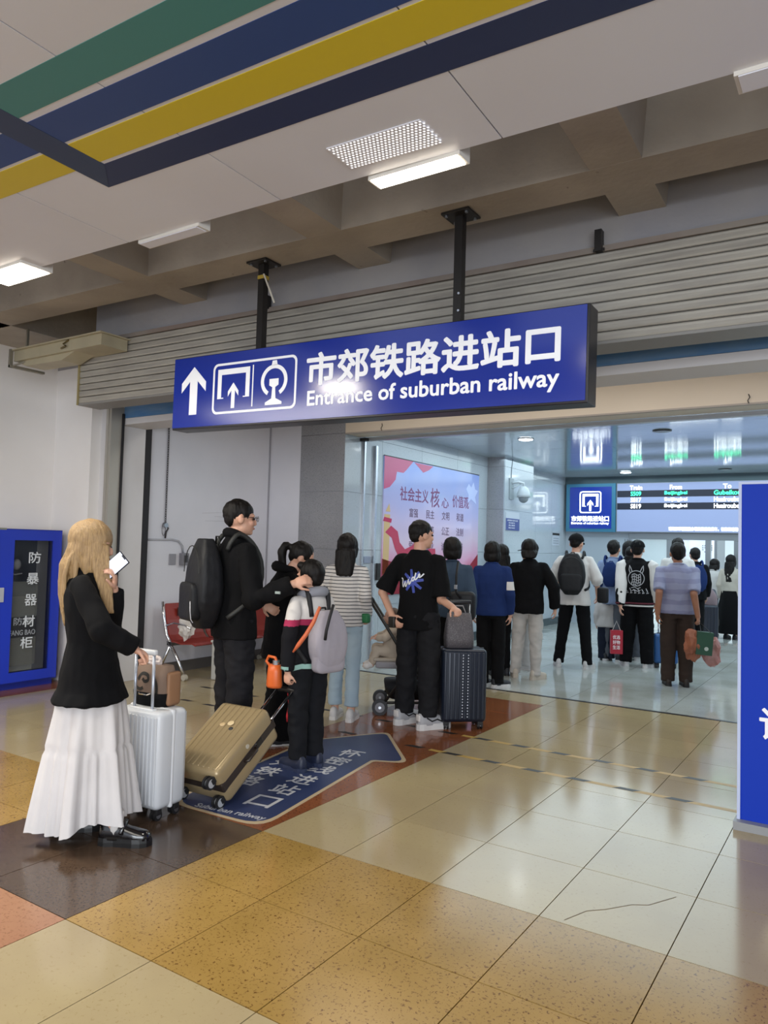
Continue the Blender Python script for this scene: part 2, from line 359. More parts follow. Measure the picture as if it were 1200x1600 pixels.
# suspended ceiling of white metal panels with printed colour stripes
sc = struct('ceiling_panels', MB().box((-8.0, -6, 2.97), (3.8, 2.18, 3.0)), grey_wall, 'suspended white metal ceiling with green, blue and yellow stripes')
jx = [-7.0, -5.82, -4.86, -3.9, -2.94, -2.02, -1.052, -.09, .87, 1.83]
for a, b in zip(jx[:-1], jx[1:]):
    for c, d in ((-6, -2.3), (-2.3, -.4), (-.4, 2.285)):
        skew(obj('ceiling_panel', MB().box((a+.0025, c+.0025, 2.9), (b-.0025, d-.0025, 2.93)), ceil_white, sc))
cm = dict(green=mat('stripe_green', '44807c', .45), blue=mat('stripe_blue', '27437c', .45), yellow=mat('stripe_yellow', 'cfb71f', .45), navy=mat('stripe_navy', '1d2b52', .45),
          navy2=mat('stripe_navy_crossing', '2b3a58', .45))
for n, v0, v1, x0, x1 in (('green', 1.255, 1.395, -6, 3.6), ('blue', 1.425, 1.567, -6, 3.6), ('yellow', 1.582, 1.718, -6, 3.6), ('navy', 1.737, 1.868, -2.42, 3.6)):
    skew(obj('colour_stripe', MB().box((x0, v0, 2.8985), (x1, v1, 2.9005)), cm[n], sc))
skew(obj('colour_stripe', MB().prism([(-2.42, 1.737), (-2.558, 1.868), (-2.42, 1.868)], (0, 0, 2.8985), X_, Y_, .002), cm['navy'], sc))
skew(obj('colour_stripe', MB().prism([(-2.42, -6), (-2.558, -6), (-2.558, 1.868), (-2.42, 1.737)], (0, 0, 2.8975), X_, Y_, .002), cm['navy2'], sc))
# perforated grille, the light in its holes painted as small glowing discs
gr = thing('ceiling_grille', 'perforated rectangular grille in the striped white ceiling beside the lit panel', 'grille', (-1.43, 2.12, 2.9))
skew(obj('grille_plate', MB().box((-1.62, 2.045, 2.8955), (-1.245, 2.205, 2.8995)), ceil_white, gr))
mb = MB()
for i in range(25):
    for j in range(11):
        x, y = -1.612+i*.0152+(.0076 if j % 2 else 0), 2.053+j*.0145
        bmesh.ops.create_circle(mb.bm, cap_ends=True, radius=.0046, segments=6, matrix=Matrix.Translation((x, y, 2.8951)))
g2 = skew(obj('grille_glow_discs', mb, mat('grille_hole', 'ffffff', .4, emit=.9), gr)); g2['kind'] = 'stuff'
lamp_w = mat('lit_diffuser', 'fff6e4', .5, emit=9); frame_w = mat('lamp_frame', 'cfc9c0', .5)
def light_panel(x0, x1, y0, y1, z, label, on=True):
    t = thing('ceiling_light', label, 'ceiling light', ((x0+x1)/2, (y0+y1)/2, z))
    obj('frame', MB().box((x0-.012, y0, z+.001), (x1+.012, y1+.012, z+.07)), frame_w, t)
    obj('diffuser', MB().box((x0, y0, z-.004), (x1, y1, z)), lamp_w if on else ceil_white, t)
light_panel(-1.59, -1.225, 2.28, 2.35, 2.885, 'lit rectangular light at the ceiling edge beside the perforated grille')
light_panel(-4.0, -3.62, 2.10, 2.262, 2.885, 'lit square light at the far left end of the white ceiling')
light_panel(-2.87, -2.49, 2.24, 2.297, 2.885, 'unlit panel light jutting from the ceiling edge left of the sign poles', False)
light_panel(-.32, .05, 2.30, 2.39, 2.885, 'unlit panel light at the upper right ceiling edge', False)
area('panel_glow', (-1.4, 2.31, 2.87), .36, .07, 10, (1, .95, .85), (-1.4, 2.31, 0))
area('panel_glow', (-3.8, 2.18, 2.87), .36, .16, 28, (1, .93, .78), (-3.8, 2.18, 0))

# ------------------------------------------------------------------ rolling shutter
rs = thing('rolling_shutter', 'grey ribbed metal roller shutter box running the whole width above the entrance', 'shutter', (-2.0, 4.3, 2.69))
slat_m = mat('galvanised_slat', 'a39d92', .42, .12, var=(3, '88837c', .7), coord='World', stretch=(1, 1, 8), tilevar=.03)
for k in range(9):
    z0 = 2.712+.0585*k
    p = [(0, 0), (-.006, .003), (-.010, .012), (-.009, .034), (-.010, .046), (-.005, .0525), (0, .0545), (.006, .0545), (.006, 0)]
    skew(obj('slat', MB().prism([(4.25+a, z0+b) for a, b in p], (-5.95, 0, 0), Y_, Z_, 10.0), slat_m, rs))
skew(obj('backing', MB().box((-5.94, 4.256, 2.712), (4.0, 4.268, 3.236)), blk, rs))
skew(obj('bottom_plate', MB().box((-5.95, 4.238, 2.694), (4.05, 4.47, 2.711)), mat('shutter_underside', '85827e', .5, .2), rs))
skew(obj('end_plate', MB().box((-5.965, 4.228, 2.696), (-5.948, 4.47, 3.236)), mat('end_plate', '94865c', .6), rs))
rl = thing('steel_angle', 'rusty steel angle along the foot of the concrete wall above the shutter', 'rail', (-.9, 4.27, 3.2))
skew(obj('angle', MB().box((-5.5, 4.235, 3.238), (3.9, 4.268, 3.272)), mat('rusty_rail', '8a8178', .7, var=(2, '6a4a40', .6), coord='World'), rl))
obj('hanger_bracket', MB().box((-1.34, 4.20, 3.235), (-1.30, 4.25, 3.36)).box((-1.35, 4.21, 3.235), (-1.285, 4.22, 3.25)), dark_steel, rl)
obj('hanger_bracket', MB().box((-3.85, 4.14, 3.26), (-3.80, 4.18, 3.36)), dark_steel, rl)

# beige trunking on brackets in the upper left corner
du = thing('wall_trunking', 'beige metal trunking box bracketed under the concrete in the upper left corner', 'trunking', (-6.0, 3.97, 3.05))
dm = mat('beige_enamel', 'b3a88c', .5, var=(3, '98907a', .7), coord='World')
obj('casing', MB().box((-6.64, 3.84, 3.11), (-5.36, 4.10, 3.205)), dm, du)
obj('casing_underside', MB().prism([(-6.62, 3.112), (-5.75, 3.112), (-5.95, 3.05), (-6.5, 3.06)], (0, 4.06, 0), X_, Z_, .19), dm, du)
obj('lid', MB().box((-6.65, 3.815, 3.206), (-5.34, 4.115, 3.218)), dm, du)
obj('end_bracket', MB().box((-6.66, 3.80, 3.05), (-6.62, 4.14, 3.072)).box((-6.66, 3.80, 3.05), (-6.635, 3.83, 3.22)).cyl((-6.64, 3.82, 3.06), (-6.45, 3.90, 3.12), .009, 8).box((-6.66, 3.96, 3.2), (-6.64, 3.98, 3.45)), mat('bracket_grey', '8b8577', .5, .4), du)
obj('clamp', MB().tube([(-5.80, 3.83, 3.20), (-5.86, 3.82, 3.17), (-5.82, 3.82, 3.15), (-5.90, 3.83, 3.14)], .008, 6), mat('brass_clamp', '6d5f3c', .5, .5), du)

# ------------------------------------------------------------------ hanging sign
sg = thing('hanging_sign', 'large blue hanging sign with white arrow, pictograms and Entrance of suburban railway lettering', 'sign', (-2.75, 3.79, 2.28))
sign_blue = mat('sign_blue_vinyl', '162c8c', .17, spec=.5)
T = Matrix.Translation((-2.76, 3.8, 2.545)) @ Matrix.Rotation(.028, 4, 'Z') @ Matrix.Rotation(math.radians(.62), 4, 'Y') @ Matrix.Translation((2.76, -3.8, -2.545))
SX0, SX1, SZ0, SZ1, SY = -4.262, -1.231, 2.293, 2.797, 3.715
def onsign(o): o.data.transform(T); return o
onsign(obj('sign_body', MB().rbox((SX0, SY+.004, SZ0-.012), (SX1+.01, SY+.15, SZ1+.006), .004, 2), mat('sign_case_dark', '1c1b22', .35, .3), sg))
onsign(obj('sign_face', MB().box((SX0+.004, SY, SZ0+.002), (SX1-.004, SY+.006, SZ1)), sign_blue, sg))
ax, az = X_, Z_
def sp(poly, name='pictogram', m=white_print): return onsign(obj(name, MB().prism(poly, (0, SY-.0001, 0), X_, Z_, .0016), m, sg))
def arrow(cx, zb, w, h, st):
    t = zb+h
    return [(cx-st/2, zb), (cx+st/2, zb), (cx+st/2, t-h*.30), (cx+w/2, t-h*.53), (cx+w/2, t-h*.33), (cx, t), (cx-w/2, t-h*.33), (cx-w/2, t-h*.53), (cx-st/2, t-h*.30)]
sp(arrow(-4.057, 2.383, .238, .3435, .074), 'arrow')
def rrect(x0, x1, z0, z1, r, n=5):
    out = []
    for cx, cz, a0 in ((x1-r, z1-r, 0), (x0+r, z1-r, 90), (x0+r, z0+r, 180), (x1-r, z0+r, 270)):
        for k in range(n+1):
            a = math.radians(a0+90*k/n); out.append((cx+r*math.cos(a), cz+r*math.sin(a)))
    return out
def ring(mb, o1, o2, o, ax, ay, th):
    o, ax, ay = Vector(o), Vector(ax), Vector(ay); n = ax.cross(ay).normalized()*th; k = len(o1)
    P = [[mb.bm.verts.new(o+ax*p[0]+ay*p[1]+q) for p in poly] for poly in (o1, o2) for q in (Vector((0, 0, 0)), n)]
    for i in range(k):
        j = (i+1) % k
        for A, B in ((0, 1), (1, 3), (3, 2), (2, 0)): mb.bm.faces.new((P[A][i], P[A][j], P[B][j], P[B][i]))
    return mb
def pictos(x0, x1, z0, z1, o, ay, th, emit_m, parent, name='pictogram', both=True, fix=lambda q: q, ax=X_):
    """rounded frame with entrance gate symbol, and the rail wheel symbol"""
    w, h = x1-x0, z1-z0; t = h*.045
    fix(obj(name, ring(MB(), rrect(x0, x1, z0, z1, h*.12), rrect(x0+t, x1-t, z0+t, z1-t, h*.09), o, ax, ay, th), emit_m, parent))
    gx0, gw = x0+h*.13, (w*.5 if both else w)-h*.26 + (0 if not both else h*.04)
    g = h*.12
    gate = [(gx0, z0+h*.24), (gx0+g*.8, z0+h*.24), (gx0+g*.8, z0+h*.24)]
    t2 = h*.10; top = z1-h*.12; bot = z0+h*.30
    poly = [(gx0, bot), (gx0, top), (gx0+gw, top), (gx0+gw, bot), (gx0+gw-h*.16, bot), (gx0+gw-h*.16, bot+.02*h), (gx0+gw-t2, bot+.02*h), (gx0+gw-t2, top-t2*1.1), (gx0+t2, top-t2*1.1), (gx0+t2, bot+.02*h), (gx0+h*.16, bot+.02*h), (gx0+h*.16, bot)]
    fix(obj(name, MB().prism(poly, o, ax, ay, th), emit_m, parent))
    fix(obj(name, MB().prism(arrow(gx0+gw/2, z0+h*.10, h*.27, h*.50, h*.09), o, ax, ay, th), emit_m, parent))
    if both:
        xm = x0+w*.495
        fix(obj(name, MB().box((xm-h*.013, o[1]-.0015, z0+h*.10), (xm+h*.013, o[1], z1-h*.10)), emit_m, parent))
        cx, cz, R = x0+w*.745, z0+h*.555, h*.305
        a = [math.radians(-60+300*k/36) for k in range(37)]
        out = [(cx+R*math.cos(q)*1.05, cz+R*math.sin(q)) for q in a]; inn = [(cx+R*.76*math.cos(q)*1.05, cz+R*.76*math.sin(q)) for q in a]
        mb = MB()
        for i in range(36): mb.prism([out[i], out[i+1], inn[i+1], inn[i]], o, ax, ay, th)
        mb.prism([(cx-h*.07, cz+R*.95), (cx+h*.07, cz+R*.95), (cx+h*.05, cz+R*1.25), (cx-h*.05, cz+R*1.25)], o, ax, ay, th)
        z9 = z0+h*.10
        mb.prism([(cx-h*.20, z9), (cx+h*.20, z9), (cx+h*.20, z9+h*.05), (cx+h*.05, z9+h*.12), (cx+h*.035, z9+h*.33), (cx+h*.11, z9+h*.37), (cx+h*.11, z9+h*.49), (cx-h*.11, z9+h*.49), (cx-h*.11, z9+h*.37), (cx-h*.035, z9+h*.33), (cx-h*.05, z9+h*.12), (cx-h*.20, z9+h*.05)], o, ax, ay, th)
        fix(obj(name, mb, emit_m, parent))
pictos(-3.869, -3.127, 2.372, 2.726, (0, SY-.0001, 0), Z_, .0016, white_print, sg, fix=onsign)
onsign(text('lettering', '市郊铁路进站口', white_print, sg, (-3.042, SY, 2.512), X_, Z_, .203, 1.665, bold=.03))
onsign(text('lettering', 'Entrance of suburban railway', white_print, sg, (-3.032, SY, 2.352), X_, Z_, .123, 1.655, bold=.022))
for i, px in enumerate((-3.53, -2.0)):
    obj('pole', MB().box((px-.025, 3.77, 2.77), (px+.025, 3.82, 3.435)), dark_steel, sg)
    pl = obj('ceiling_plate', MB().rbox((px-.09, 3.715, 3.424), (px+.09, 3.875, 3.437), .002, 1), dark_steel, sg)
    for dx in (-.065, .065):
        for dy in (-.055, .055): obj('bolt', MB().cyl((px+dx, 3.795+dy, 3.414), (px+dx, 3.795+dy, 3.424), .010, 8), steel, pl)
for z in (2.86, 2.96): obj('screw', MB().cyl((-1.985, 3.765, z), (-1.983, 3.755, z), .007, 8), steel, sg)
obj('tape_wrap', MB().box((-3.558, 3.767, 3.32), (-3.502, 3.823, 3.345)), mat('yellow_tape', 'b59a3c', .6), sg)
obj('loose_strap', MB().prism([(0, 0), (.013, 0), (.12, -.22), (.105, -.22)], (-3.50, 3.76, 3.345), X_, Z_, .004), mat('pale_strap', 'c9c2b4', .6), sg)

# ------------------------------------------------------------------ wall fittings by the entrance
cb = thing('riot_gear_cabinet', 'tall blue steel cabinet with a glazed door and white Chinese lettering', 'cabinet', (-7.2, 3.3, 0))
cab_blue = mat('cabinet_blue', '1a35b4', .33, var=(1, '1b2f9c', .4)); CX = -7.0
obj('carcass', MB().box((CX-.38, 3.20, .06), (CX-.36, 4.67, 1.57)).box((CX-.36, 3.20, .06), (CX-.02, 3.22, 1.57)).box((CX-.36, 4.65, .06), (CX-.02, 4.67, 1.57)).box((CX-.36, 3.22, 1.55), (CX-.02, 4.65, 1.57)).box((CX-.36, 3.22, .06), (CX-.02, 4.65, .10)).box((CX-.36, 3.91, .1), (CX-.02, 3.93, 1.55)).box((CX-.38, 3.22, 0), (CX-.06, 4.65, .06)), mat('cabinet_blue_dark', '16298c', .35), cb)
glass_m = mat('cabinet_glass', '2a2f38', .05, spec=.6, alpha=.16); shade_in = mat('cabinet_inside', '3a3b3c', .7)
def cab_door(y0, y1, wy0, wy1, handle_y):
    mb = MB()
    z0, z1, a, b = .075, 1.56, .17, 1.46
    mb.box((CX-.02, y0, z0), (CX, wy0, z1)).box((CX-.02, wy1, z0), (CX, y1, z1)).box((CX-.02, wy0, z0), (CX, wy1, a)).box((CX-.02, wy0, b), (CX, wy1, z1))
    d = obj('door', mb, cab_blue, cb)
    obj('pane', MB().box((CX-.014, wy0, a), (CX-.010, wy1, b)), glass_m, d)
    obj('handle', MB().rbox((CX, handle_y-.03, .86), (CX+.012, handle_y+.03, 1.0), .004, 2), mat('handle_grey', 'b9bcc4', .3, .3), d)
cab_door(3.36, 4.66, 4.12, 4.56, 4.00) if False else cab_door(3.93, 4.655, 4.15, 4.56, 4.03)
cab_door(3.20, 3.92, 3.30, 3.70, 3.90)
obj('back_panel', MB().box((CX-.14, 4.13, .16), (CX-.12, 4.58, .9)), mat('fogged_grey', '94958f', .5), cb)
obj('back_panel', MB().box((CX-.14, 4.13, .9), (CX-.12, 4.46, 1.47)), mat('dark_navy_board', '10131f', .4), cb)
obj('back_panel', MB().box((CX-.14, 4.46, .16), (CX-.115, 4.58, 1.47)), mat('grey_board', '66676b', .5), cb)
obj('hinge_plate', MB().box((CX-.03, 3.98, 1.557), (CX+.004, 4.06, 1.575)), mat('label_grey', '7d8078', .5), cb)
text_m = mat('cabinet_lettering', 'c9ced4', .6)
for i, ch in enumerate('防暴器材柜'):
    text('lettering', ch, text_m, cb, (CX-.009, 4.31-.012*i, 1.235-.21*i), Y_, Z_, .11, .125, bold=.012, th=.001)
sh = thing('riot_shield', 'dark riot shield standing inside the blue cabinet', 'shield', (CX-.2, 4.3, .2))
shp = [(4.17, .50), (4.17, .62), (4.44, .62), (4.44, .50)]
obj('shield_body', MB().rbox((CX-.085, 4.16, .22), (CX-.07, 4.46, 1.05), .004, 2), mat('smoked_plastic', '8b8d86', .2, alpha=.35), sh)
obj('shield_band', MB().box((CX-.07, 4.165, .50), (CX-.065, 4.455, .70)), mat('band_dark', '2a2b2e', .5), sh)
text('lettering', '防暴', text_m, sh, (CX-.064, 4.215, .62), Y_, Z_, .075, .19, bold=.01, th=.001)
text('lettering', 'FANG BAO', text_m, sh, (CX-.064, 4.175, .52), Y_, Z_, .05, .27, bold=.012, th=.001)
hl = thing('riot_helmet', 'round visor disc seen behind the cabinet glass at the top', 'helmet', (CX-.2, 4.22, 1.22))
obj('visor', MB().ell((CX-.07, 4.22, 1.22), (.03, .045, .055)), mat('visor_grey', '7b7d82', .3), hl, smooth=True)
obj('strap_band', MB().tube([(CX-.08, 4.16, 1.15), (CX-.06, 4.2, 1.12), (CX-.07, 4.28, 1.13)], .006, 6), mat('strap_pale', '8b8d90', .4), hl)

sw = tag(obj('wall_switch', MB().rbox((-6.66, 5.77, 1.22), (-6.645, 5.865, 1.345), .004, 2), mat('switch_plate', '8b8b93', .4)), 'flat grey switch plate on the wall behind the seats', 'switch', 'switches on the scuffed wall')
sw2 = thing('switch_box', 'deeper grey switch box fed by a bent conduit, right of the flat plate', 'switch', (-6.65, 5.98, 1.22), group='switches on the scuffed wall')
obj('box', MB().rbox((-6.66, 5.92, 1.215), (-6.60, 6.02, 1.355), .006, 2), mat('switch_box_grey', '77777f', .4), sw2)
obj('rocker', MB().box((-6.60, 5.945, 1.25), (-6.594, 5.995, 1.33)), mat('rocker', '3a3a40', .4), sw2)
tag(obj('conduit', MB().tube([(-6.65, 5.43, 1.50), (-6.65, 5.80, 1.505), (-6.65, 5.90, 1.49), (-6.65, 5.95, 1.44), (-6.65, 5.97, 1.355)], .011, 8), mat('conduit_grey', 'a5a6ae', .5), smooth=True), 'thin grey conduit bending down the wall to the switch box', 'conduit')
ch = thing('wall_chain', 'black chain hanging down the white wall with a hook and loop at its end', 'chain', (-6.64, 5.69, 1.5))
def oring(mb, c, r1, r2, w, M3):
    pts = [Vector(c)+M3 @ Vector((0, math.cos(a)*r1, math.sin(a)*r2)) for a in [2*PI*k/10 for k in range(11)]]
    return mb.tube(pts, w, 5, cap=False)
mb = MB(); z = 1.70; k = 0
while z < 2.9:
    oring(mb, (-6.645, 5.69, z), .009, .017, .0035, Matrix.Rotation(PI/2*(k % 2), 3, 'Z')); z += .026; k += 1
q = obj('chain_links', mb, mat('chain_black', '3a3538', .5, .5), ch); q['kind'] = 'stuff'
obj('hook', MB().tube([(-6.645, 5.69, 1.70), (-6.64, 5.70, 1.66), (-6.63, 5.72, 1.63), (-6.64, 5.70, 1.59), (-6.64, 5.69, 1.52)], .010, 7), mat('chain_black', '', 0), ch, smooth=True)
obj('wire_loop', oring(MB(), (-6.64, 5.665, 1.62), .025, .075, .003, Matrix.Identity(3)), mat('chain_black', '', 0), ch)
obj('pulley', MB().tube([(-6.655, 5.69, 1.665), (-6.625, 5.69, 1.665)], .028, 12), steel, ch)

# three-seat bench against the side wall
bn = thing('waiting_bench', 'chrome waiting bench with red perforated seats behind the man with the backpack', 'bench', (-6.3, 6.5, 0))
red = mat('bench_red', '8e2e24', .45, var=(8, '7a2620', .5)); chr_ = chrome
BY0 = 5.62
def seat(y0, n):
    mb = MB()
    prof = [(-6.53, .80), (-6.50, .62), (-6.45, .46), (-6.40, .405), (-6.25, .385), (-6.08, .40), (-6.03, .385)]
    back = [(a-.012, b-.012) for a, b in prof]
    mb.prism(prof+back[::-1], (0, y0+.50, 0), X_, Z_, .50)
    return mb
for k in range(3):
    s_ = obj('seat', seat(BY0+.02+k*.55, k), red, bn)
    obj('back_frame_hole', MB().box((-6.495, BY0+.16+k*.55, .66), (-6.488, BY0+.28+k*.55, .75)), mat('slot_dark', '3a1713', .6), s_)
for y in (BY0, BY0+1.64):
    obj('side_frame', MB().tube([(-6.555, y, .82), (-6.53, y, .66), (-6.47, y, .46), (-6.40, y, .38)], .016, 8).tube([(-6.50, y, .56), (-6.36, y, .60), (-6.2, y, .59), (-6.10, y, .56)], .010, 6), chr_, bn, smooth=True)
    lg = obj('leg', MB().tube([(-6.44, y, .40), (-6.30, y, .24), (-6.17, y, .05)], [.022, .018, .014], 8).tube([(-6.40, y, .37), (-6.52, y, .16), (-6.60, y, .03)], [.018, .016, .012], 8), chr_, bn, smooth=True)
    obj('foot', MB().cyl((-6.165, y-.02, .033), (-6.165, y+.02, .033), .033, 14).cyl((-6.60, y-.015, .03), (-6.60, y+.015, .03), .03, 12), mat('foot_pale', 'b9b3a6', .4), lg)
obj('cross_bar', MB().box((-6.44, BY0-.02, .355), (-6.36, BY0+1.66, .395)), chr_, bn)
def crumple(name, c, r, m, parent=None, seed=1, amp=.35, sub=3):
    t = bmesh.new(); bmesh.ops.create_icosphere(t, subdivisions=sub, radius=1)
    for v in t.verts:
        d = 1+amp*noise.noise(v.co*2.3+Vector((seed*7.1, 0, 0))); v.co = Vector((v.co.x*r[0]*d, v.co.y*r[1]*d, v.co.z*r[2]*d))+Vector(c)
    mb = MB(); mb.join(t); return obj(name, mb, m, parent)
pb = crumple('plastic_bag', (-6.25, 5.70, .56), (.10, .07, .13), mat('white_plastic_film', 'cfcac6', .4), None, 3, .5)
tag(pb, 'crumpled white plastic bag hanging from the near arm of the red bench', 'bag')
wb = thing('white_bin', 'low pale box standing beside the red bench leg', 'box', (-6.0, 5.95, 0))
obj('box_body', MB().rbox((-6.02, 5.86, 0), (-5.84, 6.1, .40), .01, 2), mat('bin_pale', 'bdbdb9', .5), wb)
obj('box_lid', MB().rbox((-6.03, 5.85, .40), (-5.83, 6.11, .425), .006, 2), mat('bin_lid', 'c9c8c4', .4), wb)
obj('box_label', MB().box((-5.98, 5.857, .16), (-5.92, 5.86, .24)), mat('bin_label', '8a8a88', .5), wb)
fl_ = thing('fallen_items', 'pair of dark shoes under the end of the red bench', 'shoes', (-5.9, 6.9, 0))
for k in range(2): obj('shoe', MB().ell((-5.75+.0*k, 6.75+.14*k, .045), (.13, .05, .045)), mat('dark_shoe', '1d1d26', .3), fl_, smooth=True)

# ------------------------------------------------------------------ hall fittings: poster, camera, notices
po = thing('wall_poster', 'large backlit poster with rows of Chinese slogans, pink and blue sky and a red ribbon', 'poster', (-5.43, 9.7, 1.0))
PY0, PY1, PZ0, PZ1, PX = 8.285, 11.15, .85, 2.70, -5.425
def grad_mat(name, z0, z1, stops, emit=0):
    m = bpy.data.materials.new(name); m.use_nodes = True; nt = m.node_tree; N = nt.nodes; L = nt.links; b = N['Principled BSDF']
    g = N.new('ShaderNodeNewGeometry'); sp_ = N.new('ShaderNodeSeparateXYZ'); L.new(g.outputs['Position'], sp_.inputs[0])
    nz = N.new('ShaderNodeTexNoise'); nz.inputs['Scale'].default_value = 1.3; L.new(g.outputs['Position'], nz.inputs['Vector'])
    mr = N.new('ShaderNodeMapRange'); mr.inputs['From Min'].default_value = z0; mr.inputs['From Max'].default_value = z1; L.new(sp_.outputs[2], mr.inputs['Value'])
    ma = N.new('ShaderNodeMath'); ma.operation = 'MULTIPLY_ADD'; ma.inputs[1].default_value = .35; L.new(nz.outputs['Fac'], ma.inputs[0]); L.new(mr.outputs[0], ma.inputs[2])
    sb = N.new('ShaderNodeMath'); sb.operation = 'SUBTRACT'; sb.inputs[1].default_value = .175; L.new(ma.outputs[0], sb.inputs[0])
    r = N.new('ShaderNodeValToRGB'); L.new(sb.outputs[0], r.inputs[0])
    while len(r.color_ramp.elements) < len(stops): r.color_ramp.elements.new(.5)
    for e, (p, c) in zip(r.color_ramp.elements, stops): e.position = p; e.color = lin(c)
    L.new(r.outputs[0], b.inputs['Base Color']); b.inputs['Roughness'].default_value = .12
    if emit: L.new(r.outputs[0], b.inputs['Emission Color']); b.inputs['Emission Strength'].default_value = emit
    return m
obj('poster_sheet', MB().box((-5.44, PY0, PZ0), (PX, PY1, PZ1)), grad_mat('poster_print', PZ0, PZ1, [(0, '7e2038'), (.12, 'a8385a'), (.25, 'b98aa6'), (.42, 'b4a3b8'), (.65, '9f9fc4'), (.85, '8f9cca'), (1, '7f93cc')], .2), po)
obj('frame_strip', MB().box((-5.44, PY0, PZ1), (PX+.004, PY1, PZ1+.012)), dark_steel, po)
# draw in poster coordinates: u along Y (left to right in view), v height
pz = lambda pts: [(PY0+u*(PY1-PY0), PZ0+v*(PZ1-PZ0)) for u, v in pts]
def pp(pts, m, name='printed_shape', k=1): return obj(name, MB().prism(pz(pts), (PX+.0008*k, 0, 0), Y_, Z_, .0008), m, po)
pink = mat('print_pink', 'a8426c', .2, emit=.2); rose = mat('print_rose', 'a02a48', .2, emit=.2); ochre = mat('print_ochre', 'b59b6e', .25, emit=.2); dred = mat('print_dark_red', '7e1c2e', .2, emit=.15)
pp([(0, 1), (0, .76), (.05, .78), (.10, .84), (.11, .90), (.17, .90), (.20, .93), (.26, 1)], pink); pp([(.27, .995), (.36, .93), (.42, .96), (.46, .995)], pink)
pp([(0, 0), (0, .26), (.14, .22), (.3, .17), (.5, .12), (.75, .14), (.88, .18), (1, .30), (1, 0)], dred, k=2)
pp([(.35, .14), (.38, .30), (.44, .34), (.50, .34), (.52, .14)], rose); pp([(.56, .12), (.60, .24), (.66, .24), (.70, .12)], dred, k=3)
for u in (.385, .41, .435, .46, .485): pp([(u, .15), (u, .30), (u+.008, .30), (u+.008, .15)], dred, k=3)
pp([(.005, .15), (.01, .58), (.06, .58), (.055, .15)], ochre, 'printed_column', 2); pp([(.0, .53), (.01, .56), (.075, .55), (.07, .52)], rose, k=3)
pp([(.02, .60), (.05, .66), (.06, .60)], ochre, k=3)
ribbon = [(.02, .45), (.07, .50), (.13, .46), (.15, .38), (.20, .33), (.27, .36), (.33, .44), (.31, .34), (.27, .24), (.22, .20), (.16, .25), (.11, .33), (.08, .41)]
pp(ribbon, rose, 'printed_ribbon', 3)
pp([(.84, .86), (.87, .91), (.90, .88), (.93, .93), (.95, .87), (.985, .86), (.95, .80), (.97, .74), (.90, .78), (.86, .74), (.87, .81)], mat('print_cloud', 'a6b4da', .2, emit=.25), 'printed_dove')
pt = mat('print_plum_text', '6e2f60', .3, emit=.1); pt2 = mat('print_grey_text', '5e4660', .3, emit=.08)
n_ = Vector((1, 0, 0))
def ptext(body, u, v, h, w, m, bold=.01):  # u,v lower left corner
    return text('lettering', body, m, po, (PX+.0005, PY0+u*(PY1-PY0), PZ0+v*(PZ1-PZ0)), Y_, Z_, h, w, bold=bold, th=.001)
ptext('社会主义', .145, .695, .19, .78, pt, .015); ptext('核', .44, .67, .28, .27, pt); ptext('心', .56, .675, .15, .22, pt); ptext('价值观', .68, .69, .19, .56, pt, .008)
for r_, row in enumerate((('富强', '民主', '文明', '和谐'), ('自由', '平等', '公正', '法制'), ('爱国', '敬业', '诚信', '友善'))):
    for c_, wd in enumerate(row): ptext(wd, .235+.165*c_, .575-.125*r_, .125, .235, pt2, .012)

cv = thing('dome_camera', 'white dome surveillance camera on a bent arm on the hall pillar', 'camera', (-4.9, 12.3, 2.35))
wpl = mat('camera_white', 'b9c2c8', .3)
ccx, ccy = -4.93, 11.85
obj('arm', MB().tube([(-5.12, 11.75, 2.62), (-5.0, 11.80, 2.64), (ccx, ccy, 2.62), (ccx, ccy, 2.56)], .022, 8).tube([(-5.12, 11.75, 2.52), (-5.05, 11.78, 2.56), (-4.98, 11.83, 2.62)], .012, 6), wpl, cv, smooth=True)
obj('housing', MB().loft([[(ccx+r*math.cos(2*PI*k/18), ccy+r*math.sin(2*PI*k/18), z) for k in range(18)] for r, z in ((.03, 2.57), (.07, 2.54), (.10, 2.48), (.115, 2.42), (.11, 2.38))]), wpl, cv, smooth=True)
obj('dome', MB().ell((ccx, ccy, 2.37), (.085, .085, .085)), mat('dome_grey', '7f898f', .08), cv, smooth=True)
obj('wall_plate', MB().rbox((-5.12, 11.67, 2.34), (-5.10, 11.83, 2.7), .004, 1), mat('plate_grey', '8d979d', .4), cv)
obj('cable', MB().tube([(-5.115, 11.75, 2.68), (-5.115, 11.76, 2.85), (-5.115, 11.80, 3.03)], .006, 6), mat('cable_grey', '6b757b', .5), cv)
nt_ = thing('wall_notice', 'blue and white notice with a code strip on the hall pillar under the camera', 'notice', (-5.11, 11.8, 1.8))
obj('sheet', MB().box((-5.12, 11.55, 1.82), (-5.112, 12.12, 2.13)), mat('notice_white', 'b9c0ca', .4), nt_)
obj('blue_half', MB().box((-5.112, 11.55, 1.82), (-5.108, 12.12, 2.02)), mat('notice_blue', '3b4a86', .4), nt_)
for k in range(4): text('lettering', ('温馨提示请您注意', '安全提示', '禁止携带', '配合安检')[k], white_print, nt_, (-5.1075, 11.60+.06*(k > 0), 1.975-.042*k), Y_, Z_, .024, .44 if k == 0 else .26, th=.001)
n2 = thing('wall_notice', 'small white notice with a dark header on the far wall of the hall', 'notice', (-5.43, 14.8, 1.6))
obj('sheet', MB().box((-5.44, 14.6, 1.60), (-5.432, 15.0, 1.85)), mat('notice_white', '', 0), n2)
obj('header', MB().box((-5.432, 14.6, 1.81), (-5.429, 15.0, 1.855)), dark_steel, n2)
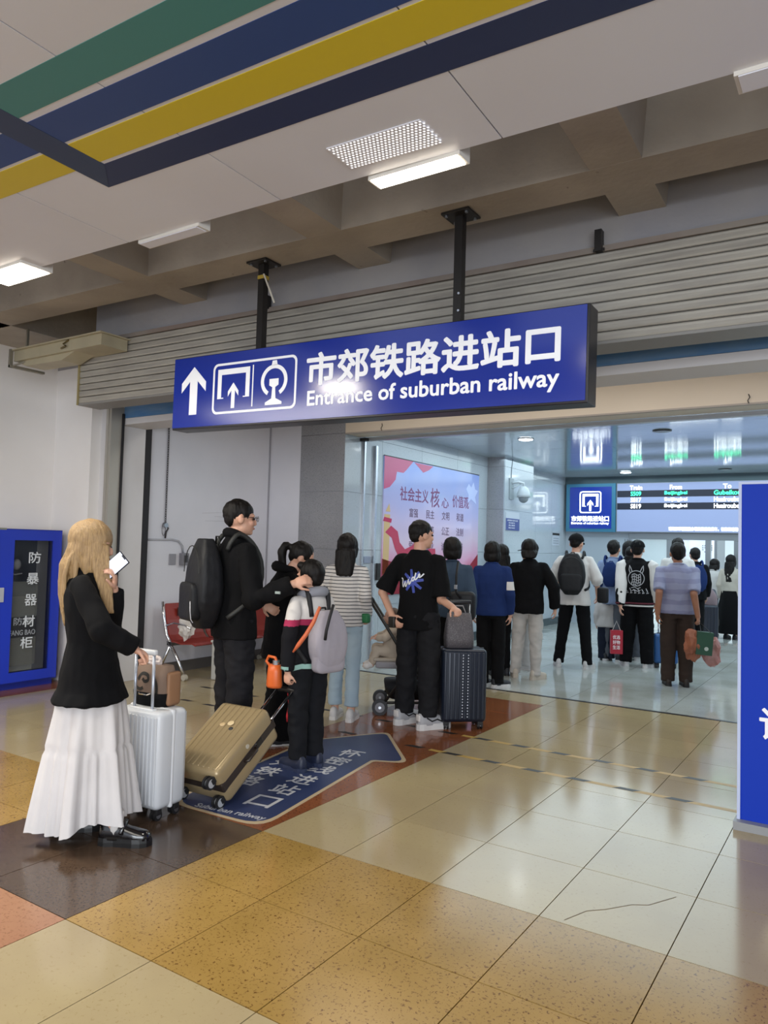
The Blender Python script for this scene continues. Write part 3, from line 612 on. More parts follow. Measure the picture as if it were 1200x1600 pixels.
for k in range(3): obj('text_line', MB().box((-5.432, 14.65, 1.64+.05*k), (-5.430, 14.95, 1.655+.05*k)), mat('notice_grey', '8a929c', .5), n2)

# hall end wall: sign box, LED board, glazed gate line
we = struct('wall_hall_end', MB().box((-5.8, 15.4, 2.9), (1.5, 15.6, 3.15)).box((-5.8, 15.42, 1.78), (1.5, 15.6, 2.9)).box((-5.8, 15.4, 0), (-4.10, 15.6, 1.80)), mat('gate_wall', 'aab3bd', .25), 'end wall of the ticket hall with the lit board')
obj('head_band', MB().box((-5.44, 15.33, 2.90), (1.4, 15.40, 3.04)), mat('dark_teal_band', '4a5c63', .3, .4), we)
obj('door_head', MB().box((-4.1, 15.34, 1.77), (1.4, 15.44, 1.90)), mat('door_head_grey', '868d93', .3, .5), we)
for x in (-4.10, -3.33, -2.62, -2.12, -2.0): obj('gate_post', MB().box((x-.045, 15.35, 0), (x+.045, 15.47, 1.77)), mat('gate_post_grey', '8e969c', .25, .6), we)
obj('wall_joint', MB().box((-4.20, 15.395, 0), (-4.19, 15.40, 1.77)), mat('joint_dark', '5c666c', .5), we)
gz = mat('gate_glass', 'b9d0d8', .03, alpha=.18)
for a, b in ((-4.05, -3.38), (-3.28, -2.67)): obj('glass_pane', MB().box((a, 15.40, 0.02), (b, 15.41, 1.77)), gz, we)
sb = thing('entrance_sign_box', 'square lit blue sign box with entrance symbol at the left of the far board', 'sign', (-4.86, 15.3, 1.9))
obj('frame', MB().box((-5.38, 15.24, 1.905), (-4.35, 15.325, 2.895)), mat('teal_frame', '3f7d9a', .3, .3), sb)
obj('face', MB().box((-5.30, 15.232, 1.97), (-4.43, 15.24, 2.83)), mat('lit_blue', '14308e', .2, emit=.3), sb)
lw = mat('lit_white', 'f4fbff', .4, emit=3.2)
pictos(-5.09, -4.64, 2.29, 2.74, (0, 15.2318, 0), Z_, .002, lw, sb, both=False)
text('lettering', '市郊铁路进站口', lw, sb, (-5.26, 15.232, 2.12), X_, Z_, .11, .78, bold=.02)
text('lettering', 'Entrance of suburban railway', lw, sb, (-5.26, 15.232, 2.045), X_, Z_, .06, .78, bold=.01)
lb = thing('train_board', 'wide electronic train board with Train, From and To columns above the gates', 'display board', (-2.2, 15.3, 1.9))
bd = mat('board_dark', '10182e', .3); bl = mat('board_lilac', '8b98bd', .3, emit=.33)
obj('housing', MB().box((-4.34, 15.26, 1.905), (1.15, 15.325, 2.895)), mat('housing_grey', '8d949c', .3), lb)
obj('screen', MB().box((-4.32, 15.252, 1.92), (1.13, 15.26, 2.885)), bl, lb)
for z0 in (2.61, 2.36): obj('dark_row', MB().box((-4.32, 15.247, z0), (1.13, 15.252, z0+.13)), bd, lb)
lg_ = mat('lit_green', '35f0a0', .4, emit=3.2)
rows = [(2.755, ('Train', 'From', 'To'), lw), (2.635, ('S509', 'Beijingbei', 'Gubeikou'), lg_), (2.51, ('S817', 'Beijingbei', 'Huairoubei'), lw), (2.385, ('S819', 'Beijingbei', 'Huairoubei'), lw)]
for z0, ws, m in rows:
    for x, w, wd in zip((-3.98, -3.22, -2.30), ((.24, .22, .14) if ws[0] == 'Train' else (.20, .42, .46)), ws):
        text('lettering', wd, m, lb, (x-w/2+.03, 15.252 if z0 in (2.755, 2.51) else 15.247, z0), X_, Z_, .085, w, bold=.015)
text('lettering', '请购票乘客提前办理安检进站候车，祝您旅途愉快。', lw, lb, (-3.32, 15.252, 1.945), X_, Z_, .075, 1.32, bold=.012)
# room behind the gates
gr_ = struct('wall_gate_room', MB().box((-7, 22.8, 0), (1.5, 23, 3.2)).box((-7.1, 15.6, 0), (-7, 23, 3.2)).box((1.5, 15.6, 0), (1.6, 23, 3.2)), mat('gate_room_white', 'c9d3d8', .35), 'bright white room behind the gates')
struct('ceiling_gate_room', MB().box((-7.1, 15.6, 3.1), (1.6, 23, 3.2)), mat('gate_room_white', '', 0))
obj('partition', MB().box((-3.9, 19.5, 0), (-3.0, 19.6, 2.6)), mat('partition_lilac', 'b5b9d6', .3), gr_)
obj('partition_edge', MB().box((-3.02, 18.5, 0), (-2.96, 19.6, 2.6)).box((-2.45, 18.0, 0), (-2.41, 18.05, 1.7)), mat('edge_dark', '4c5258', .3), gr_)
qa = thing('wall_panel_notice', 'pale notice panel with a dotted emblem behind the glass gates', 'notice', (-3.4, 19.4, 1.5))
obj('panel', MB().box((-3.75, 19.47, 1.0), (-3.15, 19.49, 2.0)), mat('panel_pale', 'c3cade', .4), qa)
md = MB()
for i in range(5):
    for j in range(4):
        if (i*3+j*5) % 4: md.box((-3.45+.05*i, 19.465, 1.55+.05*j), (-3.425+.05*i, 19.47, 1.575+.05*j))
q = obj('dotted_emblem', md, dark_steel, qa); q['kind'] = 'stuff'
# ceiling downlights
for k, (x, y) in enumerate(((-4.03, 9.73), (-3.96, 14.53), (-2.2, 9.7), (-2.2, 14.5))):
    t = thing('downlight', ('round lit downlight in the hall ceiling nearest the beam', 'round lit downlight in the hall ceiling just before the blue sign box', 'dark round ceiling fitting near the beam at the right', 'dark round ceiling fitting far back at the right')[k], 'downlight', (x, y, 3.03), group='round fittings in the hall ceiling')
    obj('trim_ring', MB().cyl((x, y, 3.030), (x, y, 3.039), .115, 24), wpl if k < 2 else dark_steel, t)
    obj('lens', MB().cyl((x, y, 3.024), (x, y, 3.030), .095, 24), mat('downlight_lens', 'f4fbff', .4, emit=8) if k < 2 else mat('dark_lens', '2c3238', .3), t)

# ------------------------------------------------------------------ floor decal and tapes
dc = thing('floor_decal', 'large blue arrow sticker with white Chinese lettering on the red granite floor', 'floor sticker', (-3.1, 4.0, 0))
TIP = Vector((-3.27, 5.16)); dA = Vector((-.157, .988)); dP = Vector((.988, .157))
def dpt(a, p): q = TIP+dA*a+dP*p; return (q.x, q.y)
def rounded(poly, r, n=5):
    out = []; k = len(poly)
    for i in range(k):
        p0, p, p1 = Vector(poly[i-1]), Vector(poly[i]), Vector(poly[(i+1) % k]); rr = r[i] if isinstance(r, (list, tuple)) else r
        a = p+(p0-p).normalized()*min(rr, (p0-p).length/2); b = p+(p1-p).normalized()*min(rr, (p1-p).length/2)
        for t in range(n+1):
            t /= n; q = a*(1-t)**2+p*2*t*(1-t)+b*t*t; out.append((q.x, q.y))
    return out
outl = [dpt(0, 0), dpt(-.73, .47), dpt(-.80, .24), dpt(-2.2, .235), dpt(-2.12, -.46), dpt(-.80, -.44), dpt(-.76, -.62)]
rads = [.09, .10, .03, .16, .16, .03, .1]
def inset(poly, d):
    c = []; k = len(poly)
    for i in range(k):
        p0, p, p1 = Vector(poly[i-1]), Vector(poly[i]), Vector(poly[(i+1) % k])
        e0, e1 = (p-p0).normalized(), (p1-p).normalized(); n0, n1 = Vector((e0.y, -e0.x)), Vector((e1.y, -e1.x))
        m_ = (n0+n1); m_ = m_/(m_.dot(n0)) ; c.append(tuple(p+m_*d))
    return c
obj('border', MB().prism(rounded(outl, rads), (0, 0, .0004), X_, Y_, .0008), mat('decal_border', 'b7a587', .4), dc)
obj('blue_field', MB().prism(rounded(inset(outl, .026), rads), (0, 0, .0012), X_, Y_, .0004), mat('decal_blue', '29365e', .38, var=(3, '333f62', .7), coord='World'), dc)
dw = mat('decal_white', 'b5b7bd', .5)
for body, a0, p0 in (('市郊铁路', -.93, -.27), ('怀密线进站口', -.72, .02)):
    for i, chx in enumerate(body):
        a = a0-.215*i; 
        if body[0] == '怀' : a = (-.72, -.93, -1.15, -1.40, -1.62, -1.86)[i]
        o_ = TIP+dA*a+dP*p0
        text('lettering', chx, dw, dc, (o_.x-.07, o_.y-.09, .0016), dP.to_3d(), dA.to_3d(), .175, .165, bold=.012, th=.0004)
o_ = TIP+dA*(-2.12)+dP*(-.28); text('lettering', 'Suburban railway', dw, dc, (o_.x, o_.y, .0016), dP.to_3d(), dA.to_3d(), .07, .46, bold=.012, th=.0004)
yl, bk = mat('tape_yellow', 'b3924a', .4), mat('tape_black', '1a1714', .45)
for (ya, yb, lab, x1) in ((4.965, 4.885, 'yellow and black hazard tape on the floor nearer the camera', -.66), (5.52, 5.40, 'yellow and black hazard tape on the floor nearer the hall', -.72)):
    tp = thing('hazard_tape', lab, 'floor tape', (-3.5, ya, 0), group='hazard tapes across the entrance floor')
    L0 = Vector((-5.9, ya, 0)); L1 = Vector((x1, yb, 0)); d = (L1-L0).normalized(); n = Vector((-d.y, d.x, 0)); w = .023
    mb = MB(); mb.prism([(0, -w), ((L1-L0).length, -w), ((L1-L0).length, w), (0, w)], L0+Vector((3.2, (yb-ya)*.61, .0003)), d, n, .0004) if False else None
    s0 = (Vector((-2.75, ya+(yb-ya)*.6, 0))-L0).dot(d)
    obj('yellow_strip', MB().prism([(s0, -w), ((L1-L0).length, -w), ((L1-L0).length, w), (s0, w)], L0+Vector((0, 0, .0003)), d, n, .0004), yl, tp)
    t = .1
    while t < (L1-L0).length-.2:
        obj('black_dash', MB().prism([(t, -w), (t+.13, -w), (t+.17, w), (t+.04, w)], L0+Vector((0, 0, .0006)), d, n, .0004), bk, tp); t += .315

# ------------------------------------------------------------------ blue board at the right
bo = thing('blue_board', 'tall blue display board with a white rim and a grey foot at the right edge', 'board', (.3, 4.65, 0))
obj('panel', MB().box((-.612, 4.618, .045), (1.6, 4.66, 1.90)), mat('board_blue', '1838ac', .5, spec=.15), bo)
obj('rim', MB().box((-.628, 4.612, .045), (-.612, 4.665, 1.914)).box((-.612, 4.612, 1.90), (1.6, 4.665, 1.914)), mat('rim_white', 'b9c3e2', .3), bo)
obj('foot', MB().box((-.64, 4.56, 0), (1.6, 4.72, .045)), mat('foot_grey', '8f9194', .4), bo)
text('lettering', '请', white_print, bo, (-.515, 4.618, .50), X_, Z_, .17, .17, bold=.02)

# ================================================================== people
from mathutils.bvhtree import BVHTree
def at(px, py, d):
    """the point seen at a pixel of the 1200x1600 frame, d metres ahead of the camera"""
    return CAM + (FWD + RGT*((px-600)/FPX) - UPV*((py-800)/FPX))*d
WORK = bpy.data.scenes.new('workbench')
def remesh(mb, voxel, it=3, fold=0, fscale=9, seed=0, fz=.5, fac=.5):
    me = mb.mesh('tmp'); o = bpy.data.objects.new('tmp', me); WORK.collection.objects.link(o)
    r = o.modifiers.new('r', 'REMESH'); r.mode = 'VOXEL'; r.voxel_size = voxel
    if it: sm_ = o.modifiers.new('s', 'SMOOTH'); sm_.factor = fac; sm_.iterations = it
    with bpy.context.temp_override(scene=WORK, view_layer=WORK.view_layers[0]): dg = bpy.context.evaluated_depsgraph_get()
    m2 = bpy.data.meshes.new_from_object(o.evaluated_get(dg)); bpy.data.objects.remove(o); bpy.data.meshes.remove(me)
    if fold:
        sd = Vector((seed*3.7, seed*1.3, 0))
        NS = [v.normal.copy() for v in m2.vertices]; out = []
        for v, n in zip(m2.vertices, NS):
            c = v.co; q = Vector((c.x*fscale, c.y*fscale, c.z*fscale*fz))+sd
            out.extend(c + n*(fold*(noise.noise(q)+.5*noise.noise(q*2.3)+.6*(1-2*abs(noise.noise(q*1.2+Vector((9, 3, c.z*3))))))))
        m2.vertices.foreach_set('co', out)
    return m2
def limb(mb, pts, rad, seg=14):
    mb.tube(pts, rad, seg)
    for p, r in zip(pts, rad): mb.ell(p, (r, r, r), u=seg, v=8)
    return mb
def smooth_pts(pts, rad, k=3):
    P_, R_ = [], []
    n = len(pts)
    for i in range(n-1):
        p0, p1, p2, p3 = (Vector(pts[max(i-1, 0)]), Vector(pts[i]), Vector(pts[i+1]), Vector(pts[min(i+2, n-1)]))
        for j in range(k):
            t = j/k; P_.append(.5*((2*p1)+(-p0+p2)*t+(2*p0-5*p1+4*p2-p3)*t*t+(-p0+3*p1-3*p2+p3)*t**3)); R_.append(rad[i]*(1-t)+rad[i+1]*t)
    P_.append(Vector(pts[-1])); R_.append(rad[-1]); return P_, R_
def hand(mb, wrist, d, pn, side, curl=25, s=1.0, spread=6):
    """palm, four unequal fingers bent at two joints, and a thumb off the side; pn = direction the palm faces"""
    d = Vector(d).normalized(); pn = (Vector(pn)-d*Vector(pn).dot(d)).normalized(); w = d.cross(pn)*side   # w points to the thumb side
    wr = Vector(wrist)
    M3 = Matrix((w, d, pn)).transposed()
    mb.ell(wr+d*.045*s, (.037*s, .052*s, .016*s), M3.to_4x4(), 14, 8)
    mb.ell(wr+d*.02*s+w*.014*s+pn*.006*s, (.018*s, .034*s, .015*s), M3.to_4x4(), 10, 6)
    for i, (off, ln) in enumerate(((.027, .068), (.009, .077), (-.009, .071), (-.026, .056))):
        p = wr+d*(.083-.006*(i == 3)-.003*(i == 0))*s+w*off*s; dd = (d+w*math.tan(math.radians(spread*(off/.027)))).normalized()
        pts = [p-dd*.012*s, p]; a = 0
        for f, c in ((.45, 1.0), (.32, 1.1), (.23, .7)):
            a += math.radians(curl*c); dr = dd*math.cos(a)+pn*math.sin(a); p = p+dr*ln*f*s; pts.append(p)
        limb(mb, pts, [.0092*s, .0090*s, .0084*s, .0078*s, .0066*s], 8)
    p = wr+d*.022*s+w*.024*s; dr = (d*.62+w*.7+pn*.35).normalized(); pts = [p, p+dr*.034*s]
    dr2 = (d*.85+w*.35+pn*.45).normalized(); pts += [pts[-1]+dr2*.026*s, pts[-1]+dr2*.026*s+(dr2+pn*.3).normalized()*.02*s]
    limb(mb, pts, [.0125*s, .0105*s, .0095*s, .0080*s], 8)
def shoe(kind, ankle_xy, yaw, s, m, sole_m, parent, hgt=.0):
    M_ = Matrix.Translation((ankle_xy[0], ankle_xy[1], ankle_xy[2] if len(ankle_xy) > 2 else 0)) @ Matrix.Rotation(yaw, 4, 'Z')
    sh_ = {'sneaker': .030, 'chunky': .042, 'loafer': .035, 'flat': .016}[kind]
    secs = [(-.075, .026, .075), (-.055, .034, .088), (-.02, .037, .090), (.03, .038, .082), (.075, .043, .062), (.12, .046, .050), (.155, .040, .042), (.18, .024, .030)]
    rings = []
    for y, w, h in secs:
        ring_ = []
        for k in range(16):
            a = 2*PI*k/16; c, t = math.cos(a), math.sin(a)
            ring_.append(M_ @ Vector((w*s*c*abs(c)**-.25 if abs(c) > .01 else 0, y*s, sh_*s*.8+max(0, t)**.8*h*s-(.002 if t < 0 else 0)+(sh_*.0))))
        rings.append(ring_)
    o = obj('shoe', MB().loft(rings), m, parent, smooth=True)
    out = []
    pr = [(-.088, .0), (-.08, .026), (-.05, .037), (0, .036), (.05, .042), (.10, .050), (.14, .047), (.172, .032), (.192, .0)]
    poly = [(w*s, y*s) for y, w in pr]+[(-w*s, y*s) for y, w in pr[::-1][1:-1]]
    mb = MB(); lo = [M_ @ Vector((a, b, .0)) for a, b in poly]; hi = [M_ @ Vector((a*.97, b*.985, sh_*s)) for a, b in poly]
    mb.loft([lo, [p+Vector((0, 0, sh_*s*.5)) for p in lo], hi]); obj('sole', mb, sole_m, o, smooth=False)
    return o
def project(o, bvh, direction, off=.002):
    D = Vector(direction).normalized(); inv = o.matrix_parent_inverse.inverted() if False else None
    for v in o.data.vertices:
        h = bvh.ray_cast(v.co - D*.3, D, .8)
        if h[0] is not None: v.co = h[0]-D*off
SK = {'light': 'c99c84', 'mid': 'b58368', 'tan': '9a694e'}
skin = {k: mat('skin_'+k, v, .5, var=(12, 'b87f6c', .35)) for k, v in SK.items()}
hair_m = mat('black_hair', '0c0a0a', .55, var=(60, '171210', .8), stretch=(6, 6, .5), bump=(150, .3, .003), spec=.22)
eye_m = mat('dark_eye', '1b1310', .2); lip_m = mat('lips', 'a0584e', .5)

class Fig: pass
def person(label, x, y, heading, H, sk='light', w=1.0, vox=.011, lean=(0, 0), arms=None, legs=None, headrot=(0, 0, 0), hand_s=1.0, curl=(25, 25), palm=(None, None), feet=((-.09, .0), (.09, .0)), face=True, torso_yaw=0, group=None, grip=False, hipz=None, knees=None):
    """body as one continuous surface; all joints in the figure's own frame (x right, y forward)"""
    F = Fig(); s = H/1.70; F.s = s; F.vox = vox; F.w = w
    Wm = Matrix.Translation((x, y, 0)) @ Matrix.Rotation(math.radians(heading), 4, 'Z'); F.W = Wm; Wi = Wm.inverted(); F.Wi = Wi
    L = lambda p: (Wi @ p) if isinstance(p, Vector) else Vector(p)*s
    F.feet = [Vector((fx*s, fy*s, .075*s)) for fx, fy in feet]
    F.hip = [Vector((-.085*s*w, 0, .90*s)), Vector((.085*s*w, 0, .90*s))]
    F.knee = []
    for i in (0, 1):
        m_ = (F.feet[i]+F.hip[i])/2; m_.z = .49*s; m_.y += .02*s
        F.knee.append(m_ if not knees else L(knees[i]))
    F.lean = lambda z: Vector((lean[0]*(z-.9*s), lean[1]*(z-.9*s), 0)) if z > .9*s else Vector((0, 0, 0))
    ty = math.radians(torso_yaw); sw = .172*s*w
    F.sh = [Vector((-sw*math.cos(ty), -sw*math.sin(ty), 1.362*s))+F.lean(1.385*s), Vector((sw*math.cos(ty), sw*math.sin(ty), 1.362*s))+F.lean(1.385*s)]
    F.el, F.wr = [None, None], [None, None]
    for i, sd in ((0, -1), (1, 1)):
        a = (arms or (None, None))[i]
        if a is None: F.el[i] = F.sh[i]+Vector((sd*.045*s, -.02*s, -.275*s)); F.wr[i] = F.el[i]+Vector((sd*.0, .06*s, -.235*s))
        else:
            F.el[i], F.wr[i] = L(a[0]), L(a[1])
            # keep human arm lengths
            v = F.el[i]-F.sh[i]; F.el[i] = F.sh[i]+v.normalized()*min(max(v.length, .24*s), .31*s)
            v = F.wr[i]-F.el[i]; F.wr[i] = F.el[i]+v.normalized()*min(max(v.length, .20*s), .27*s)
    F.neck = Vector((0, .0, 1.43*s))+F.lean(1.43*s)
    hr = Matrix.Rotation(math.radians(headrot[0]), 3, 'Z') @ Matrix.Rotation(math.radians(headrot[1]), 3, 'X') @ Matrix.Rotation(math.radians(headrot[2]), 3, 'Y')
    hs = s**.6*1.065; F.hs = hs
    top = F.lean(1.70*s)+Vector((0, 0, 1.70*s-.112*hs)); F.hc = F.neck+Vector((0, .0, 0)) + (hr @ (top-F.neck+Vector((0, .012*s, 0)))); F.hr = hr
    mb = MB(); q = lambda p: F.hc+hr @ (Vector(p)*hs)
    H4 = hr.to_4x4()
    for c, r in (((0, -.008, .018), (.074, .094, .092)), ((0, .030, -.045), (.058, .062, .066)), ((0, .068, -.088), (.024, .020, .018)), ((0, .090, -.022), (.011, .020, .022)), ((0, .098, -.034), (.015, .013, .009)),
                 ((-.077, -.006, -.012), (.010, .020, .030)), ((.077, -.006, -.012), (.010, .020, .030)), ((0, .076, .018), (.055, .016, .012)), ((0, .084, -.062), (.022, .010, .009)), ((-.035, .066, -.03), (.022, .02, .022)), ((.035, .066, -.03), (.022, .02, .022))):
        mb.ell(q(c), [a*hs for a in r], H4, 16, 10)
    limb(mb, [F.neck-Vector((0, 0, .04*s)), q((0, -.012, -.07))], [.058*s, .050*s])
    secs = [(.86, .13, .10), (.93, .155, .11), (1.05, .125, .09), (1.22, .15, .10), (1.33, .155, .095), (1.40, .12, .075), (1.44, .06, .055)]
    rings = []
    for z, rx, ry in secs:
        c = F.lean(z*s); rings.append([Vector((c.x+rx*s*w*math.cos(2*PI*k/20)*math.cos(ty)-ry*s*math.sin(2*PI*k/20)*math.sin(ty), c.y+rx*s*w*math.cos(2*PI*k/20)*math.sin(ty)+ry*s*math.sin(2*PI*k/20)*math.cos(ty), z*s)) for k in range(20)])
    mb.loft(rings)
    for i in (0, 1):
        limb(mb, [F.hip[i], F.knee[i], F.feet[i]], [.078*s*w, .052*s*w, .036*s])
        mb.ell(F.feet[i]+Vector((0, .05*s, -.035*s)), (.035*s, .10*s, .03*s))
        limb(mb, [F.sh[i], F.el[i], F.wr[i]], [.043*s*w, .038*s*w, .026*s*w])
        d = (F.wr[i]-F.el[i]).normalized()
        pn = palm[i] if palm[i] is not None else Vector((1 if i == 0 else -1, .3, 0))
        if palm[i] is not None: pn = L(pn) - L(Vector((0, 0, 0))) if False else Vector(pn)
        hd = d
        hand(mb, F.wr[i], hd, pn, (1 if i == 0 else -1), curl[i], s*.98*hand_s)
    for v in mb.bm.verts: v.co = Wm @ v.co
    me = remesh(mb, vox, 2); F.o = add('person', me, skin[sk], smooth=True); recentre(F.o)
    tag(F.o, label, 'person', group)
    if face:
        for sx in (-1, 1):
            obj('eye', MB().ell(Wm @ q((sx*.030, .082, -.002)), [a*hs for a in (.013, .009, .007)], (Wm.to_3x3() @ hr).to_4x4(), 8, 6), eye_m, F.o, smooth=True)
        obj('mouth', MB().ell(Wm @ q((0, .092, -.062)), [a*hs for a in (.020, .006, .006)], (Wm.to_3x3() @ hr).to_4x4(), 10, 6), lip_m, F.o, smooth=True)
    F.q = q
    return F
def top_(F, m, name='jacket', hem=.86, grow=1.0, sleeve=1.0, fold=.006, hemr=1.0, collar=True, vox=None, thick=.012, sr=1.0, belly=0):
    """sleeve: 1 long, .5 to the elbow ; grow widens the garment"""
    s, w = F.s, F.w; mb = MB(); g = grow; t = thick
    secs = [(hem, .165*hemr, .118*hemr), (hem+.06, .165*(1+hemr)/2, .12*(1+hemr)/2), (1.05, .150, .108+belly), (1.22, .165, .115+belly*.6), (1.32, .164, .108), (1.375, .145, .092), (1.415, .100, .080), (1.455, .068, .066)]
    ty = math.atan2(F.sh[1].y-F.sh[0].y, F.sh[1].x-F.sh[0].x)
    rings = []
    for z, rx, ry in secs:
        c = F.lean(z*s); gg = g if z < 1.38 else 1+(g-1)*.3; ct, st_ = math.cos(ty), math.sin(ty)
        rings.append([Vector((c.x+rx*gg*s*w*math.cos(a)*ct-ry*gg*s*math.sin(a)*st_, c.y+rx*gg*s*w*math.cos(a)*st_+ry*gg*s*math.sin(a)*ct, z*s)) for a in [2*PI*k/24 for k in range(24)]])
    mb.loft(rings)
    for i in (0, 1):
        sh, el, wr = F.sh[i], F.el[i], F.wr[i]
        r0, r1, r2 = (.049*min(g, 1.10)*s*min(w, 1.05), .057*g*s*min(w, 1.05)*sr, .046*g*s*sr)
        sh2 = sh+(F.neck-sh)*.22+Vector((0, 0, -.010*s)); shm = sh+(el-sh)*.30; rm = (.054*g*s*min(w, 1.06)*(.6+.4*sr))
        if sleeve >= .95: P_, R_ = [sh2, sh, shm, el, el+(wr-el)*(.55), wr-(wr-el)*.04*(1)], [r0, r0*1.02, rm, r1, (r1+r2)/2, r2]
        elif sleeve > .5: k = (sleeve-.5)*2; P_, R_ = [sh2, sh, shm, el, el+(wr-el)*k], [r0, r0*1.02, rm, r1, r1*.92]
        else: P_, R_ = [sh2, sh, shm, sh+(el-sh)*sleeve*2], [r0, r0*1.02, rm, r1*1.08]
        mb.tube(P_, R_, 16); mb.ell(P_[0], (R_[0],)*3)
        for p, r in list(zip(P_, R_))[1:-1]: mb.ell(p, (r,)*3)
    for v in mb.bm.verts: v.co = F.W @ v.co
    me = remesh(mb, vox or F.vox, 3, fold, seed=random.random()*50)
    o = add(name, me, m, F.o, smooth=True); F.top = o; F.bvh = None
    if collar:
        c = F.W @ (F.neck+Vector((0, -.004, .015*s)))
        pts = [c+(F.W.to_3x3() @ Vector((.068*s*math.cos(a), .062*s*math.sin(a), .012*s*math.cos(a*1)*0 - .012*s*math.sin(a)))) for a in [2*PI*k/20 for k in range(21)]]
        obj('collar', MB().tube(pts, .012*s, 8, cap=False), m, o, smooth=True)
    return o
def bvh_of(o):
    return BVHTree.FromPolygons([v.co.copy() for v in o.data.vertices], [tuple(p.vertices) for p in o.data.polygons])
def trousers(F, m, name='trousers', hip=1.0, knee=1.0, hemw=1.0, length=1.0, fold=.006, top=.99, vox=None):
    s, w = F.s, F.w; mb = MB()
    mb.loft([[Vector((F.lean(z*s).x+rx*hip*s*w*math.cos(a), F.lean(z*s).y+ry*hip*s*math.sin(a), z*s)) for a in [2*PI*k/24 for k in range(24)]] for z, rx, ry in ((.80, .13, .10), (.86, .160, .112), (.93, .154, .108), (top, .125, .090))])
    for i in (0, 1):
        h, k, f = F.hip[i], F.knee[i], F.feet[i]
        e = k+(f-k)*length; e2 = Vector((e.x, e.y, e.z-.022*s)) if length >= .99 else e
        mb.tube([h+Vector((0, 0, .02)), h+(k-h)*.45, k, k+(e-k)*.5, e2], [.086*hip*s*w, .086*hip*s*w, .070*knee*s*w, .062*(knee+hemw)/2*s*w, .060*hemw*s*w], 18); mb.ell(h, (.086*hip*s*w,)*3)
    for v in mb.bm.verts: v.co = F.W @ v.co
    me = remesh(mb, vox or F.vox, 3, fold, fscale=8, seed=random.random()*50, fz=1.3)
    return add(name, me, m, F.o, smooth=True)
def hair(F, kind='short', m=None, vox=None, extra=0, bangs=False):
    m = m or hair_m; hs = F.hs; q = lambda p: F.W @ F.q(p); H4 = (F.W.to_3x3() @ F.hr).to_4x4(); mb = MB(); E_ = lambda c, r: mb.ell(q(c), [a*hs for a in r], H4, 18, 12)
    if kind == 'short': E_((0, -.018, .032), (.081, .094, .092)); E_((0, -.050, -.012), (.066, .052, .062)); E_((0, .055, .082), (.055, .04, .026))
    elif kind == 'crop': E_((0, -.014, .034), (.078, .096, .086)); E_((0, -.052, -.005), (.062, .048, .055))
    elif kind in ('bob', 'long', 'mid'):
        E_((0, -.018, .028), (.088, .100, .096)); E_((0, -.045, -.030), (.080, .062, .085)); E_((-.060, -.01, -.03), (.030, .055, .07)); E_((.060, -.01, -.03), (.030, .055, .07))
        if bangs: E_((0, .06, .055), (.06, .042, .035))
    if kind in ('long', 'mid'):
        ln = .30 if kind == 'mid' else .40
        ln += extra
        rings = []
        for t in [i/8 for i in range(9)]:
            wd = .085*(1-.25*t)+(.012*math.sin(t*3)); rings.append([F.W @ (F.q((0, -.05, 0))+Vector((wd*hs*math.cos(a), (-.015-.035*t)*hs+(.048-.012*t)*hs*math.sin(a), -.02-ln*t))) for a in [2*PI*k/20 for k in range(20)]])
        mb.loft(rings)
    if kind == 'pony':
        E_((0, -.018, .030), (.080, .095, .092)); E_((0, -.052, -.0), (.062, .050, .062))
        p0 = F.q((0, -.105, .03)); pts = [p0, p0+Vector((0, -.05, .01)), p0+Vector((0, -.075, -.05)), p0+Vector((0, -.06, -.14)), p0+Vector((0, -.045, -.20))]
        limb(mb, [F.W @ p for p in smooth_pts(pts, [1]*5)[0]], smooth_pts(pts, [.02, .030, .034, .024, .008])[1])
    if kind == 'bun': E_((0, -.018, .030), (.080, .095, .092)); E_((0, -.052, -.0), (.062, .050, .062)); E_((0, -.11, .05), (.035, .035, .035))
    me = remesh(mb, vox or min(F.vox, .009), 2, .0055, fscale=30, fz=.3, seed=random.random()*9)
    return add('hair', me, m, F.o, smooth=True)
def cap_(F, m, visor=True, back=False):
    hs = F.hs; q = lambda p: F.W @ F.q(p); H4 = (F.W.to_3x3() @ F.hr).to_4x4()
    t = bmesh.new(); bmesh.ops.create_uvsphere(t, u_segments=24, v_segments=14, radius=1); bmesh.ops.delete(t, geom=[v for v in t.verts if v.co.z < -.08], context='VERTS')
    for v in t.verts: v.co = Vector((v.co.x*.092, v.co.y*.108-.008, v.co.z*.095+.030))*hs
    for v in t.verts: v.co = H4.to_3x3() @ v.co + q((0, 0, 0))
    mb = MB(); mb.join(t); c = obj('cap', mb, m, F.o, smooth=True)
    if visor:
        up_ = H4.to_3x3() @ Z_; poly = [(.075*math.cos(a), .055+.095*math.sin(a)) for a in [PI*k/12 for k in range(13)]]
        obj('visor', MB().prism([(a*hs, b*hs) for a, b in poly], q((0, 0, .022)), H4.to_3x3() @ X_, H4.to_3x3() @ (Y_*.985-Z_*.17), .006), m, c)
        obj('button', MB().ell(q((0, -.008, .125)), (.008, .008, .006), None, 8, 6), m, c)
    return c
def shoes(F, kind, m, sole_m, yaws=(0, 0), sc_=1.0):
    hd = math.atan2(F.W[1][0], F.W[0][0]); out = []
    for i in (0, 1):
        a = F.W @ F.feet[i]; out.append(shoe(kind, (a.x, a.y), hd+math.radians(yaws[i]), F.s*sc_, m, sole_m, F.o))
    return out
